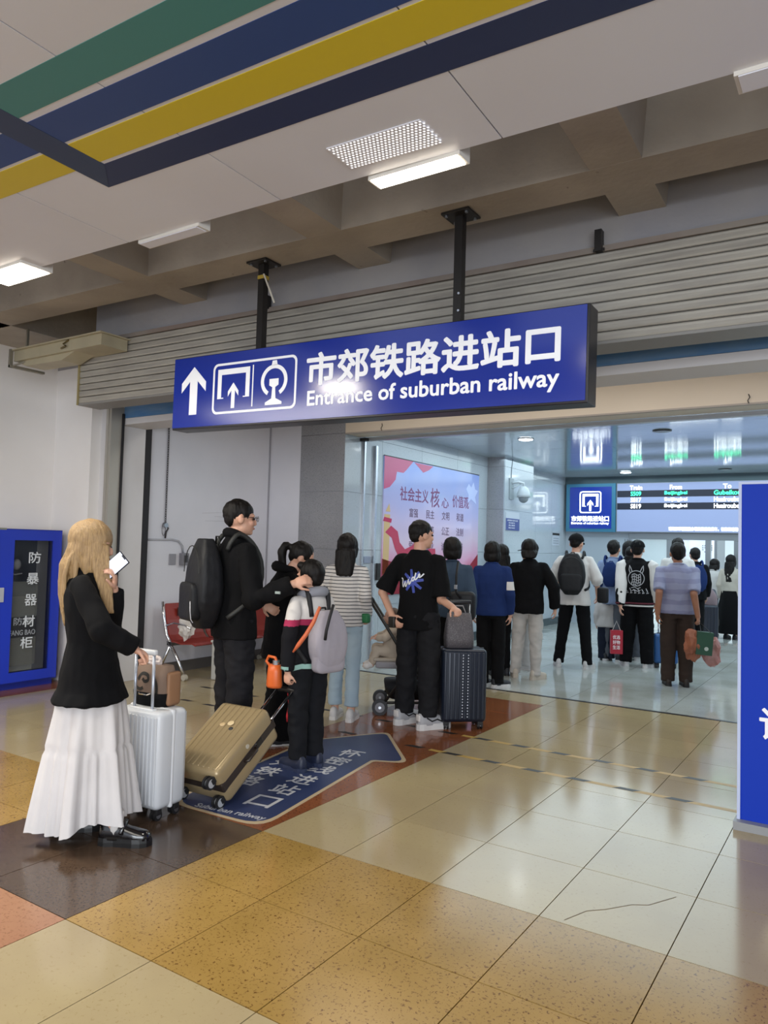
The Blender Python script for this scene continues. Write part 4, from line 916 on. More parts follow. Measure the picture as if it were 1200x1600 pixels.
def backpack(F, m, label, size=(.30, .17, .44), zc=1.16, gap=.10, straps=True, group=None, strap_m=None, vox=None, dx=0, pocket=True):
    """rounded pack on the back, pocket, carry loop and two shoulder straps"""
    s = F.s; ty = math.atan2(F.sh[1].y-F.sh[0].y, F.sh[1].x-F.sh[0].x); R3 = Matrix.Rotation(ty, 3, 'Z')
    W3 = lambda p: F.W @ (R3 @ Vector(p) + F.lean(zc*s)); sx, sy, sz = size; mb = MB()
    yb = -(gap+sy/2)*1.0; rings = []
    for t in [i/10 for i in range(11)]:
        z = zc*s-sz/2+sz*t; k = min(1, math.sin(PI*min(max(t, .03), .97))**.33); rings.append([W3((dx+sx/2*k*(1-.10*t)*c*abs(c)**-.45 if abs(c) > .02 else dx, yb+sy/2*k*(1.05-.25*t)*n_*(abs(n_)**-.45 if abs(n_) > .02 else 0), z)) for c, n_ in [(math.cos(2*PI*j/24), math.sin(2*PI*j/24)) for j in range(24)]])
    mb.loft(rings)
    me = remesh(mb, vox or F.vox, 2, .004, seed=random.random()*9); o = add('backpack', me, m); recentre(o); tag(o, label, 'backpack', group)
    if pocket:
        mp = MB(); mp.rbox((-.5, -.5, -.5), (.5, .5, .5), .18, 4)
        for v in mp.bm.verts: v.co = W3((dx+v.co.x*sx*.72, yb-sy*.44+v.co.y*sy*.34, zc*s-sz*.2+v.co.z*sz*.42))
        obj('pocket', mp, m, o, smooth=True)
        obj('zip', MB().tube([W3((dx+sx*.40*math.cos(a), yb-sy*.42, zc*s+sz*.12+sz*.30*math.sin(a))) for a in [PI*k/10 for k in range(11)]], .0035, 5), strap_m or dark_steel, o)
    obj('carry_loop', MB().tube([W3((dx-.035, yb+sy*.40, zc*s+sz*.44)), W3((dx-.02, yb+sy*.38, zc*s+sz*.53)), W3((dx+.02, yb+sy*.38, zc*s+sz*.53)), W3((dx+.035, yb+sy*.40, zc*s+sz*.44))], .007, 6), strap_m or m, o, smooth=True)
    if straps:
        for sd in (-1, 1):
            x = sd*.105*s*F.w
            pts = [(x*.85, -gap*.9, zc*s+sz*.38), (x, -.085*s, 1.42*s), (x*1.02, -.03*s, 1.475*s), (x*1.05, .06*s, 1.42*s), (x*1.1, .125*s, 1.30*s), (x*1.35, .11*s, 1.15*s), (x*1.6, .0, 1.03*s), (x*1.3, -gap, zc*s-sz*.38)]
            P_, _ = smooth_pts(pts, [1]*8, 3); obj('strap', MB().tube([W3(p) for p in P_], .017, 8, flat=1), strap_m or m, o, smooth=True)
    return o

# ------------------------------------------------------------------ clothes materials
def cloth(n, c, rough=.85, v2=None, amt=.4, bump=.25, sc_=14, spec=.25): return mat(n, c, rough, var=(5, v2 or c, amt), bump=(sc_, bump, .01), spec=spec*.6)
black_c = cloth('black_cloth', '0c0c0e', .9, '121215'); black_d = cloth('charcoal_trouser_cloth', '1d1d21', .8, '151519'); black_p = mat('black_nylon', '15161a', .55, bump=(30, .3, .006), spec=.3)
white_c = cloth('white_cotton', 'cfcbc8', .8, 'c0bcba'); offw = cloth('off_white_cotton', 'b9b6b4', .8, 'a8a5a4'); cream_c = cloth('cream_cotton', 'b5aea3', .8, 'a49c90')
def stripes(name, base, line, period, duty, rough=.8):
    m = bpy.data.materials.new(name); m.use_nodes = True; nt = m.node_tree; N = nt.nodes; L = nt.links; b = N['Principled BSDF']; b.inputs['Roughness'].default_value = rough
    g = N.new('ShaderNodeTexCoord'); sp_ = N.new('ShaderNodeSeparateXYZ'); L.new(g.outputs['Object'], sp_.inputs[0])
    nz = N.new('ShaderNodeTexNoise'); nz.inputs['Scale'].default_value = 6; L.new(g.outputs['Object'], nz.inputs['Vector'])
    ad = N.new('ShaderNodeMath'); ad.operation = 'MULTIPLY_ADD'; ad.inputs[1].default_value = period*.5; L.new(nz.outputs['Fac'], ad.inputs[0]); L.new(sp_.outputs[2], ad.inputs[2])
    dv = N.new('ShaderNodeMath'); dv.operation = 'DIVIDE'; dv.inputs[1].default_value = period; L.new(ad.outputs[0], dv.inputs[0])
    fr = N.new('ShaderNodeMath'); fr.operation = 'FRACT'; L.new(dv.outputs[0], fr.inputs[0])
    lt = N.new('ShaderNodeMath'); lt.operation = 'LESS_THAN'; lt.inputs[1].default_value = duty; L.new(fr.outputs[0], lt.inputs[0])
    mx = N.new('ShaderNodeMix'); mx.data_type = 'RGBA'; mx.inputs['A'].default_value = lin(base); mx.inputs['B'].default_value = lin(line); L.new(lt.outputs[0], mx.inputs['Factor']); L.new(mx.outputs['Result'], b.inputs['Base Color'])
    return m
striped = stripes('breton_stripes', 'c9c5c2', '1f2230', .030, .22); plaid = stripes('lilac_stripe_shirt', '8f92ad', '80819f', .12, .45)
denim = cloth('pale_denim', '97aab8', .85, 'a9b9c3', .6); navy_c = cloth('navy_sweat', '1b2c58', .85, '20346a'); teal_c = cloth('slate_blue_knit', '3b4a5c', .9, '33404f'); brown_c = cloth('brown_trouser', '3b302b', .85, '2f2622')
sole_w = mat('white_sole', 'c9c7c6', .6); sole_b = mat('black_sole', '1a1919', .6); shoe_w = mat('white_leather', 'c4c2c2', .45); shoe_b = mat('black_leather', '121113', .15, coat=.6); shoe_k = mat('dark_sneaker', '1f2128', .6); shoe_g = mat('pale_mesh_sneaker', 'a5a5a9', .7); shoe_beige = mat('beige_sneaker', 'b3a99c', .7)
blonde_m = mat('blonde_hair', 'ab8c60', .42, var=(38, '7c6040', .8), stretch=(5, 5, .35), bump=(120, .6, .006))

# 1 ---- woman with long blonde hair
F = person('woman with long blonde hair, black jacket and white skirt looking at a phone', -3.335, 2.42, -52, 1.58, 'light', .94, .0065,
           arms=((at(174, 990, 3.86), at(178, 920, 3.80)), (at(160, 985, 3.56), at(208, 1012, 3.66))), palm=(Vector((.2, -1, .1)), Vector((-.3, .2, -1))), curl=(38, 55), feet=((-.07, -.12), (.13, .195)), knees=((-.075, -.02, .49), (.09, .04, .49)), headrot=(0, -6, 0), lean=(0, -.07))
W = F.W; s = F.s
top_(F, black_c, 'jacket', hem=.735, grow=1.10, hemr=1.5, fold=.008, vox=.008, sr=1.02)
hair_b = None
mb = MB(); hs = F.hs; H4 = (W.to_3x3() @ F.hr).to_4x4(); q = lambda p: W @ F.q(p)
for c, r in (((0, -.014, .030), (.094, .108, .100)), ((0, -.030, -.03), (.094, .085, .10)), ((-.066, .020, -.05), (.022, .055, .10)), ((.066, .020, -.05), (.022, .055, .10))): mb.ell(q(c), [a*hs for a in r], H4, 20, 12)
base_ = F.hc
def strandset(x0, x1, y0, y1, ln, n, bow, r0=.013, zs_=.035, tip=.35):
    for i in range(n):
        t = i/(n-1); x = x0+(x1-x0)*t; y = y0+(y1-y0)*math.sin(PI*t); l = ln*(1-.12*abs(t-.5)*2+random.uniform(-.05, .05)); P_ = []
        for k in range(7):
            u = k/6; P_.append(W @ (base_+Vector((x*(.72+.28*min(1, u*3))*(1+.1*math.sin(u*PI)), y*(.7+.3*min(1, u*3))-bow*math.sin(u*PI*.9)+.01*math.sin(6*u+i), zs_-l*u))))
        mb.tube(P_, [r0*(1-(1-tip)*k/6) for k in range(7)], 7)
strandset(-.085, .085, -.055, -.105, .46, 15, .035, .017); strandset(-.078, .078, -.03, -.08, .44, 12, .03, .018)
strandset(.070, .082, .05, .0, .33, 4, .0, .014, .02)
for i in range(5): # locks falling in front of the shoulder
    P_ = [W @ (base_+Vector((.072-.006*i, .03+.014*i, .0))), W @ (base_+Vector((.090-.006*i, .045+.014*i, -.12))), W @ (base_+Vector((.10-.004*i, .085+.010*i, -.24))), W @ (base_+Vector((.10, .12+.006*i, -.34)))]
    mb.tube(P_, [.013, .014, .012, .005], 7)
me = remesh(mb, .0062, 2, .003, fscale=30, fz=.2); hb = add('hair', me, blonde_m, F.o, smooth=True)
# tiered skirt with deepening folds
rings = []; nseg = 120
for i in range(31):
    t = i/30; z = .80*s+(.075-.80*s)*t; ra = .150+.082*t**.85; rb = .155+.065*t**.85; amp = .005+.030*t**1.2
    if .42 < t < .46: ra -= .006; rb -= .006
    ring_ = []
    for k in range(nseg):
        a = 2*PI*k/nseg; f = amp*(math.sin(7*a+.6+1.2*math.sin(t*2))+.55*math.sin(13*a+2.1)+(.35*math.sin(29*a) if t > .44 else .2*math.sin(23*a)))
        zz = z + (.018*math.sin(2*a+.5)+.012*math.sin(5*a))*t**3
        ring_.append(W @ Vector(((rb+f)*math.cos(a), (ra+f)*math.sin(a)-.005*t, zz+.03*t**4*max(0, math.sin(a)))))
    rings.append(ring_)
skirt_m = cloth('white_skirt_cotton', 'cdcaca', .75, 'bcb9ba', .5, .3, 10)
sk = obj('skirt', MB().loft(rings, cap=False), skirt_m, F.o, smooth=True)
for i in (0, 1):
    a = W @ F.feet[i]; obj('sock', MB().tube([a+Vector((0, 0, -.02)), a+Vector((0, 0, .04)), a+Vector((0, -.0, .09))], [.034, .036, .038], 14), white_c, F.o, smooth=True)
for i in (0, 1):
    a = W @ F.feet[i]; so = shoe('chunky', (a.x, a.y, .0), math.radians(-56 if i else -45), s*1.02, shoe_b, mat('black_rubber', '151414', .35), F.o)
    d = W.to_3x3() @ Y_; obj('strap', MB().tube([a+d*.035+Vector((-d.y, d.x, 0))*.045+Z_*-.005, a+d*.05+Z_*.045, a+d*.035-Vector((-d.y, d.x, 0))*.045+Z_*-.005], .012, 8), shoe_b, so, smooth=True)
ph = thing('smartphone', 'smartphone with a glowing white screen held up by the blonde woman', 'phone', at(174, 889, 3.80))
pc = at(175, 887, 3.775); pu = (RGT*.72+UPV*.64+FWD*.05).normalized(); pn = (-FWD*.96-RGT*.22+UPV*.12).normalized(); pn = (pn-pu*pn.dot(pu)).normalized(); pr_ = pu.cross(pn)
PM = Matrix((pr_, pu, pn)).transposed().to_4x4(); PM.translation = pc
obj('phone_body', MB().rbox((-.041, -.084, -.008), (.041, .084, 0), .0035, 3, PM), mat('phone_dark', '1c1f2b', .2, .4), ph)
obj('screen', MB().rbox((-.037, -.080, -.001), (.037, .080, .0012), .0008, 1, PM), mat('phone_screen', 'cdd2e4', .2, emit=.45), ph)
obj('notch', MB().box((-.014, .074, .0010), (.014, .080, .0018), PM), blk, ph)
obj('app_tile', MB().box((-.012, .0, .0010), (.012, .014, .0018), PM), mat('tile_white', 'ffffff', .3, emit=1.4), ph)

# 2 ---- tall man with backpack and glasses
F = person('tall man with glasses and a black backpack reaching to the boy\'s head', -3.70, 3.80, -22, 1.79, 'light', 1.03, .007,
           arms=(((-.25, .10, 1.12), (-.15, .28, 1.0)), (at(400, 958, 4.93), at(460, 912, 4.93))), palm=(Vector((1, 0, 0)), Vector((-.5, .5, -.3))), curl=(30, 42), headrot=(-14, -2, 0))
top_(F, black_c, 'jacket', hem=.80, grow=1.12, fold=.010, vox=.009, sr=1.08); trousers(F, black_d, hip=1.05, knee=1.18, hemw=1.32, fold=.012, vox=.010); hair(F, 'crop', vox=.007); shoes(F, 'sneaker', shoe_k, sole_b)
q = lambda p: F.W @ F.q(p)
obj('hood', MB().tube([F.W @ (F.neck+Vector((.09*math.cos(a), .02+.085*math.sin(a), .03-.03*math.sin(a)))) for a in [PI*.95+PI*1.1*k/12 for k in range(13)]], [.018+.016*math.sin(PI*k/12) for k in range(13)], 10), black_c, F.o, smooth=True)
gl = thing('eyeglasses', 'thin framed glasses worn by the tall man', 'glasses', q((0, .1, 0)))
gmat = mat('glasses_frame', '3a2e2a', .3, .4)
for sx in (-1, 1):
    obj('lens_rim', MB().tube([q((sx*(.033+.024*math.cos(a)), .108, .0+.017*math.sin(a))) for a in [2*PI*k/16 for k in range(17)]], .0018, 6, cap=False), gmat, gl)
    obj('temple', MB().tube([q((sx*.057, .106, .005)), q((sx*.080, .06, .006)), q((sx*.083, -.005, .004)), q((sx*.080, -.02, -.012))], .002, 6), gmat, gl)
obj('bridge', MB().tube([q((-.009, .108, .003)), q((0, .112, .006)), q((.009, .108, .003))], .0018, 6), gmat, gl)
bp = backpack(F, black_p, 'large black backpack on the back of the tall man', (.34, .22, .60), 1.155, .115, vox=.009, strap_m=mat('olive_strap', '1e1f1e', .6))
mk = MB()
mk.tube([bp.location+Vector((0, 0, .12))+Vector(p) for p in ((0, 0, 0), (0, 0, .01))], .001, 4); mk.bm.free()
pl_ = at(298, 962, 4.72)
obj('reflective_piping', MB().tube([at(297, 940, 4.78), at(297, 955, 4.75), at(298, 968, 4.75), at(301, 973, 4.76)], .003, 6), mat('piping_pale', 'b9b9bf', .3), bp)
obj('cuff_mark', MB().box((-.02, -.004, -.008), (.02, .004, .008), Matrix.Translation(at(434, 926, 4.80))), mat('cuff_mark', '8e9a98', .4), F.o)

# 3 ---- woman with ponytail
F = person('woman with a black ponytail and black jacket bending over the boy', -3.76, 4.36, -38, 1.54, 'light', .95, .008, headrot=(-8, -30, 0), lean=(0, .10),
           arms=(None, ((.24, .16, 1.13), (.10, .34, 1.16))))
top_(F, black_c, 'jacket', hem=.70, grow=1.18, hemr=1.05, fold=.010, vox=.010); trousers(F, black_c, hip=1.05, knee=1.5, hemw=2.1, fold=.010, vox=.012); hair(F, 'pony', bangs=True, vox=.008); shoes(F, 'flat', shoe_k, sole_w)
obj('hood', MB().tube([F.W @ (F.neck+Vector((.095*math.cos(a), .0+.09*math.sin(a), .0-.03*math.sin(a)))) for a in [PI*.95+PI*1.1*k/12 for k in range(13)]], [.02+.022*math.sin(PI*k/12) for k in range(13)], 10), black_c, F.o, smooth=True)

# 4 ---- boy
boy_top = cloth('boy_black_fleece', '17171b', .9)
F = person('boy in a black, white and pink jacket holding the gold suitcase handle', -3.17, 3.99, 78, 1.385, 'light', .98, .0065,
           arms=((at(449, 1010, 4.78), at(449, 1052, 4.80)), None), palm=(Vector((1, .2, .1)), None), curl=(55, 25), feet=((-.10, .0), (.10, .03)), headrot=(18, -4, 0))
top_(F, boy_top, 'jacket', hem=.83, grow=1.12, fold=.007, vox=.008); trousers(F, cloth('boy_black_trouser', '17181c', .85), hip=1.08, knee=1.2, hemw=1.25, length=.96, fold=.009, vox=.009); hair(F, 'short', vox=.007); shoes(F, 'sneaker', mat('navy_sneaker', '1b2238', .5), mat('navy_sole', '222b45', .5), sc_=1.15)
s = F.s; W = F.W; Wr = W.to_3x3(); B_ = bvh_of(F.top)
def wrap_band(F, bvh, z0, z1, a0, a1, m, name, off=.004, n=40, rows=6, zfun=None):
    """a flat piece of cloth lying on the garment, from angle a0 to a1 round the body"""
    mb = MB(); R_ = []
    for j in range(rows):
        row = []
        for i in range(n):
            a = math.radians(a0+(a1-a0)*i/(n-1)); zz = (z0+(z1-z0)*j/(rows-1))*F.s
            if zfun: zz += zfun(i/(n-1))*F.s
            dr = F.W.to_3x3() @ Vector((math.cos(a), math.sin(a), 0)); c = F.W @ (F.lean(zz)+Vector((0, 0, zz)))
            h = bvh.ray_cast(c+dr*.6, -dr, .65); row.append(h[0]+dr*off if h[0] is not None else c+dr*.1)
        R_.append(row)
    vs = [[mb.bm.verts.new(p) for p in row] for row in R_]
    for j in range(rows-1):
        for i in range(n-1): mb.bm.faces.new((vs[j][i], vs[j][i+1], vs[j+1][i+1], vs[j+1][i]))
    return obj(name, mb, m, F.o, smooth=True)
F.top.data.materials.append(white_c); F.top.data.materials.append(mat('magenta_cloth', '9c1f4a', .8))
for p in F.top.data.polygons:
    zz = sum(F.top.data.vertices[i].co.z for i in p.vertices)/len(p.vertices)/s
    if zz > 1.235: p.material_index = 1
    elif zz > 1.185: p.material_index = 2
wrap_band(F, B_, .835, .875, 0, 359.9, cloth('mint_lining', '8fb3ac', .8), 'mint_hem', .006, 70, 3)
obj('grey_hood', MB().tube([W @ (F.neck+Vector((.085*math.cos(a), .0+.08*math.sin(a), .0-.02*math.sin(a)))) for a in [PI*.8+PI*1.4*k/14 for k in range(15)]], [.020+.016*math.sin(PI*k/14) for k in range(15)], 10), cloth('grey_hood_cloth', '8d8f98', .85), F.o, smooth=True)
bb_ = backpack(F, cloth('grey_bag_cloth', '9d98a1', .7, '8d8891'), 'light grey backpack on the boy\'s back', (.29, .16, .39), 1.07, .10, vox=.008, strap_m=mat('black_webbing', '17161a', .7), pocket=False)
obj('front_pocket', MB().rbox((-.5, -.5, -.5), (.5, .5, .5), .22, 4, W @ Matrix.Translation((0, -.19, .93*s)) @ Matrix.Diagonal((.24, .09, .19, 1))), cloth('grey_bag_cloth', '', 0), bb_, smooth=True)
obj('bag_strap', MB().tube([at(521, 945, 4.74), at(515, 965, 4.70), at(510, 985, 4.69), at(508, 1000, 4.70)], .010, 8), mat('black_webbing', '', 0), bb_, smooth=True)
mb = MB(); P_ = [at(500, 948, 4.74), at(490, 972, 4.74), at(478, 992, 4.74), at(466, 1008, 4.74), at(458, 1019, 4.75)]
os_ = tag(obj('orange_strap', mb.tube(P_, [.010, .013, .014, .014, .006], 8), mat('orange_strap', 'c4623c', .5), smooth=True), 'orange sling strap hanging diagonally over the boy\'s side', 'strap')

# 5 ---- woman in striped shirt
F = person('woman in a black and white striped shirt and pale jeans beside the stroller', -3.81, 5.27, 22, 1.59, 'light', .93, .008,
           arms=(((-.22, .02, 1.12), (-.16, .20, .98)), (at(571, 930, 6.38), at(574, 962, 6.50))), curl=(30, 60), feet=((-.085, .03), (.08, -.02)))
top_(F, striped, 'shirt', hem=.86, grow=1.06, fold=.006, vox=.009, collar=False, sr=1.0); trousers(F, denim, 'jeans', hip=1.0, knee=1.0, hemw=1.12, length=.86, fold=.007, vox=.009); hair(F, 'long', extra=-.18, vox=.008); shoes(F, 'sneaker', shoe_w, sole_w, sc_=1.05)
tag(obj('wrist_wallet', MB().rbox((-.04, -.03, -.04), (.04, .03, .04), .018, 3, Matrix.Translation(at(571, 966, 6.42))), mat('green_cloth', '1f6a3d', .6), smooth=True), 'small green purse looped on the wrist of the striped-shirt woman', 'purse')

# 6 ---- man in black t-shirt with print
F = person('man in a black T-shirt with a blue star and white script on the back', -3.20, 5.47, 3, 1.72, 'light', 1.07, .007,
           arms=((at(590, 940, 6.42), at(613, 963, 6.22)), (at(690, 940, 6.18), at(708, 950, 6.0))), palm=(Vector((.3, .8, 0)), Vector((-.2, .3, -1))), curl=(35, 70), feet=((-.125, .02), (.125, -.03)), headrot=(-34, 0, 0))
top_(F, black_c, 't_shirt', hem=.80, grow=1.03, hemr=1.05, sleeve=.46, fold=.008, vox=.009, collar=False, sr=1.22); trousers(F, cloth('black_slacks', '18181b', .8, '212124'), hip=1.04, knee=1.22, hemw=1.2, length=.94, fold=.010, vox=.010); hair(F, 'crop', vox=.007)
for i, o in enumerate(shoes(F, 'chunky', shoe_g, sole_w, (-15, -30), 1.18)):
    A_ = F.W @ F.feet[i]; SMt = Matrix.Translation((A_.x, A_.y, 0)) @ Matrix.Rotation(math.radians(3+(-15, -30)[i]), 4, 'Z'); k_ = F.s*1.18
    for sx in (-1, 1): obj('side_stripe', MB().tube([SMt @ Vector((sx*x*k_, y*k_, z*k_)) for x, y, z in ((.040, -.03, .085), (.042, .01, .060), (.046, .05, .072), (.047, .09, .055), (.045, .13, .052))], .0055, 6), black_p, o, smooth=True)
    for j in range(4): obj('lace', MB().tube([SMt @ Vector((x*k_, (.035+.022*j)*k_, (.112-.012*j-abs(x)*.5)*k_)) for x in (-.030, 0, .030)], .004, 6), white_c, o)
    obj('heel_tab', MB().rbox((-.022, -.084, .06), (.022, -.070, .105), .005, 2, SMt @ Matrix.Scale(k_, 4)), white_c, o, smooth=True)
B_ = bvh_of(F.top); W = F.W; s = F.s; Bx = W.to_3x3() @ X_; By = W.to_3x3() @ Y_
blue_ink = mat('print_royal_blue', '3a4a9e', .6); org = W @ Vector((0, -.45, 1.20*s))
for k in range(4):
    a = math.radians(45*k+8); d = Vector((math.cos(a), math.sin(a))); n = Vector((-d.y, d.x)); mb = MB()
    N_ = 14; vs = []
    for i in range(N_+1):
        t = -1+2*i/N_; wd = .014*(1-.25*t*t)
        vs.append([mb.bm.verts.new(org+Bx*(d.x*t*.098+n.x*e*wd)+Z_*(d.y*t*.098+n.y*e*wd)) for e in (-1, 1)])
    for i in range(N_): mb.bm.faces.new((vs[i][0], vs[i][1], vs[i+1][1], vs[i+1][0]))
    st = obj('print_ray', mb, blue_ink, F.o); project(st, B_, By, .0025)
# hand-written word as brush strokes
wm = mat('print_white', 'd9dbe0', .6); glyph = [[(-.115, .010), (-.100, .000), (-.102, -.045), (-.095, -.062), (-.080, -.035), (-.070, -.015), (-.070, -.050), (-.060, -.055), (-.045, -.02), (-.036, .005)], [(-.030, -.012), (-.032, -.035), (-.020, -.030), (-.008, -.005)], [(-.028, .015), (-.026, .018)],
     [(.016, .020), (.005, .022), (-.004, .004), (.006, -.008), (.018, .008), (.030, .060), (.022, .02), (.028, .002), (.040, .012), (.052, .028), (.066, .040), (.062, .052), (.054, .040), (.060, .024), (.076, .030), (.100, .055)]]
for st_ in glyph:
    mb = MB(); P_, _ = smooth_pts([Vector((a, b, 0)) for a, b in st_], [1]*len(st_), 3); pr = None
    for i, p in enumerate(P_):
        d = (P_[min(i+1, len(P_)-1)]-P_[max(i-1, 0)]).normalized(); n = Vector((-d.y, d.x, 0))*.0055; cur = [mb.bm.verts.new(org+Bx*(p.x+e*n.x)*1.0+Z_*(p.y+e*n.y+.01)) for e in (-1, 1)]
        if pr: mb.bm.faces.new((pr[0], pr[1], cur[1], cur[0]))
        pr = cur
    o = obj('print_script', mb, wm, F.o); project(o, B_, By, .004)
tag(obj('wallet', MB().rbox((-.03, -.02, -.045), (.03, .02, .045), .008, 2, Matrix.Translation(at(613, 972, 6.17))), dark_steel, smooth=True), 'small black case in the left hand of the man in the printed T-shirt', 'case')

# 8 ---- further along the queue
F = person('woman in a slate blue top with short black hair and a black handbag', -3.55, 6.72, 22, 1.60, 'light', .98, .010)
top_(F, teal_c, 'sweater', hem=.86, grow=1.06, fold=.006); trousers(F, black_c, hip=1.08, knee=1.5, hemw=1.9, length=.72); hair(F, 'bob'); shoes(F, 'flat', shoe_k, sole_b)
hbg = thing('handbag', 'black handbag hanging from the shoulder of the woman in slate blue', 'handbag', at(722, 960, 7.2))
obj('bag_body', MB().rbox((-.13, -.06, -.15), (.13, .06, .13), .05, 4, Matrix.Translation(at(722, 945, 7.22)) @ Matrix.Rotation(.4, 4, 'Z')), black_p, hbg, smooth=True)
obj('strap', MB().tube([at(716, 878, 7.28), at(713, 900, 7.2), at(713, 925, 7.15), at(720, 935, 7.15)], .012, 8), black_p, hbg, smooth=True)
obj('buckle', MB().box((-.012, -.01, -.02), (.012, .01, .02), Matrix.Translation(at(712, 917, 7.13))), chrome, hbg)
F = person('person in a navy sweatshirt with a white sleeve panel and black hair', -3.47, 7.50, 18, 1.575, 'light', 1.0, .010)
top_(F, navy_c, 'sweatshirt', hem=.84, grow=1.08, fold=.007); trousers(F, black_c, knee=1.15, hemw=1.2, hip=1.0); hair(F, 'bob'); shoes(F, 'chunky', shoe_k, sole_w, (-25, -45))
B_ = bvh_of(F.top); mb = MB(); el, sh_ = F.el[1], F.sh[1]; c = sh_+(el-sh_)*.62; vs = []
for j in range(5):
    row = []
    for i in range(9):
        a = math.radians(-105+150*i/8); p = c+Vector((0, 0, .045-.0225*j)); d = F.W.to_3x3() @ Vector((math.cos(a), math.sin(a), 0)); p = F.W @ p; h = B_.ray_cast(p+d*.3, -d, .3); row.append(mb.bm.verts.new((h[0] if h[0] else p)+d*.004))
    vs.append(row)
for j in range(4):
    for i in range(8): mb.bm.faces.new((vs[j][i], vs[j][i+1], vs[j+1][i+1], vs[j+1][i]))
obj('sleeve_panel', mb, white_c, F.o, smooth=True)
F = person('dark haired person in black, half hidden between navy sweatshirt and cap', -3.72, 8.30, 40, 1.55, 'light', .9, .012)
top_(F, black_c, hem=.84, grow=1.05); trousers(F, black_c); hair(F, 'mid'); shoes(F, 'flat', shoe_k, sole_b)
F = person('person in a black top and white trousers with hood-like black hair', -3.36, 8.28, 20, 1.62, 'light', 1.02, .010, arms=(None, ((.30, -.02, 1.12), (.32, .06, .86))), feet=((-.15, .10), (.10, -.02)))
top_(F, black_c, 'hoodie', hem=.80, grow=1.13, hemr=.98, fold=.008, sr=1.15); trousers(F, cloth('white_trouser', 'b4afaa', .8, 'a5a09a'), hip=1.0, knee=1.12, hemw=1.0, fold=.009); hair(F, 'mid', extra=-.22); shoes(F, 'chunky', shoe_beige, shoe_beige, (10, -40))
F = person('person in a black cap turned to the left behind the white trousers', -3.62, 8.95, 95, 1.60, 'light', 1.0, .011)
top_(F, cloth('beige_top', '8d8578', .85), hem=.86, grow=1.05); trousers(F, offw, knee=1.1); hair(F, 'short'); cap_(F, black_c); shoes(F, 'sneaker', shoe_w, sole_w)
# 13 ---- white shirt, cap, black backpack
F = person('man in a black cap, white shirt and black backpack near the hall wall', -3.22, 9.50, 12, 1.72, 'light', 1.02, .010, arms=(((-.27, .02, 1.15), (-.24, .18, 1.02)), ((.27, .0, 1.13), (.27, .12, .93))), feet=((-.20, .03), (.17, -.05)), headrot=(-15, -6, 0))
top_(F, white_c, 'shirt', hem=.80, grow=1.12, hemr=1.05, sleeve=.62, fold=.010, sr=1.2); trousers(F, black_c, hip=1.0, knee=1.05, hemw=1.05); hair(F, 'crop'); cap_(F, black_c); shoes(F, 'sneaker', shoe_w, sole_w, (15, -20))
backpack(F, black_p, 'black backpack with a small emblem on the man in the white shirt', (.36, .17, .52), 1.19, .11, dx=-.02)
tag(obj('belt_bag', MB().rbox((-.07, -.04, -.10), (.07, .04, .10), .03, 3, Matrix.Translation(at(942, 930, 9.45))), black_p, smooth=True), 'small black pouch at the right hip of the man in the white shirt', 'pouch')
F = person('person in a pale blue shirt with navy strap behind the white shirt', -3.00, 10.45, 0, 1.66, 'light', .98, .012)
top_(F, cloth('pale_blue_cloth', '7f8fae', .8, '6d7d9e'), 'shirt', hem=.80, grow=1.1, sleeve=.6, sr=1.2); trousers(F, cloth('grey_trouser', '5a5e66', .8), knee=1.2); hair(F, 'short'); shoes(F, 'sneaker', shoe_k, sole_w)
backpack(F, navy_c, 'navy bag on the shoulders of the person in pale blue', (.22, .12, .34), 1.22, .10, pocket=False)
F = person('dark haired person in a dark green top behind the pale blue shirt', -2.95, 11.05, 15, 1.66, 'light', .98, .012)
top_(F, cloth('dark_green', '1f2a28', .85), hem=.84, grow=1.1); trousers(F, black_c); hair(F, 'bob'); shoes(F, 'sneaker', shoe_k, sole_b)
F = person('small child in a pale smock and navy trousers beside the red bag', -3.08, 10.45, 25, .98, 'light', 1.15, .010)
top_(F, offw, 'smock', hem=.80, grow=1.25, hemr=1.15); trousers(F, cloth('navy_trouser', '1c2230', .85), hip=1.15, knee=1.5, hemw=1.5); hair(F, 'bob'); shoes(F, 'sneaker', shoe_k, sole_b)
F = person('woman with long dark hair and a grey green top left of the baseball jacket', -2.83, 10.75, 10, 1.58, 'light', .98, .011)
top_(F, cloth('sage_top', '6c766f', .85, '5f6963'), hem=.82, grow=1.12); trousers(F, cloth('grey_trouser', '', 0), hip=1.05, knee=1.4, hemw=1.5); hair(F, 'mid'); shoes(F, 'sneaker', shoe_w, sole_w)
# 16 ---- baseball jacket
F = person('man in a black baseball jacket with pale sleeves and an embroidered back', -2.60, 10.15, 8, 1.66, 'light', 1.12, .010, feet=((-.14, .02), (.14, -.02)), arms=((at(970, 922, 9.85), at(969, 955, 9.75)), None))
top_(F, black_c, 'jacket', hem=.80, grow=1.12, hemr=.98, fold=.008, sr=1.05); B_ = bvh_of(F.top)
trousers(F, black_c, hip=1.12, knee=1.3, hemw=1.2); hair(F, 'short'); cap_(F, black_c, visor=False); shoes(F, 'sneaker', shoe_w, sole_w, (20, -20))
for i in (0, 1):
    sh_, el, wr = F.sh[i], F.el[i], F.wr[i]; mb = MB(); P_ = [F.W @ p for p in (sh_+(F.neck-sh_)*.25+Vector((0, 0, .01)), sh_, sh_+(el-sh_)*.5, el, el+(wr-el)*.92)]
    mb.tube(P_, [.062, .084, .080, .075, .056], 16); me = remesh(mb, .009, 3, .004); add('pale_sleeve', me, white_c, F.o, smooth=True)
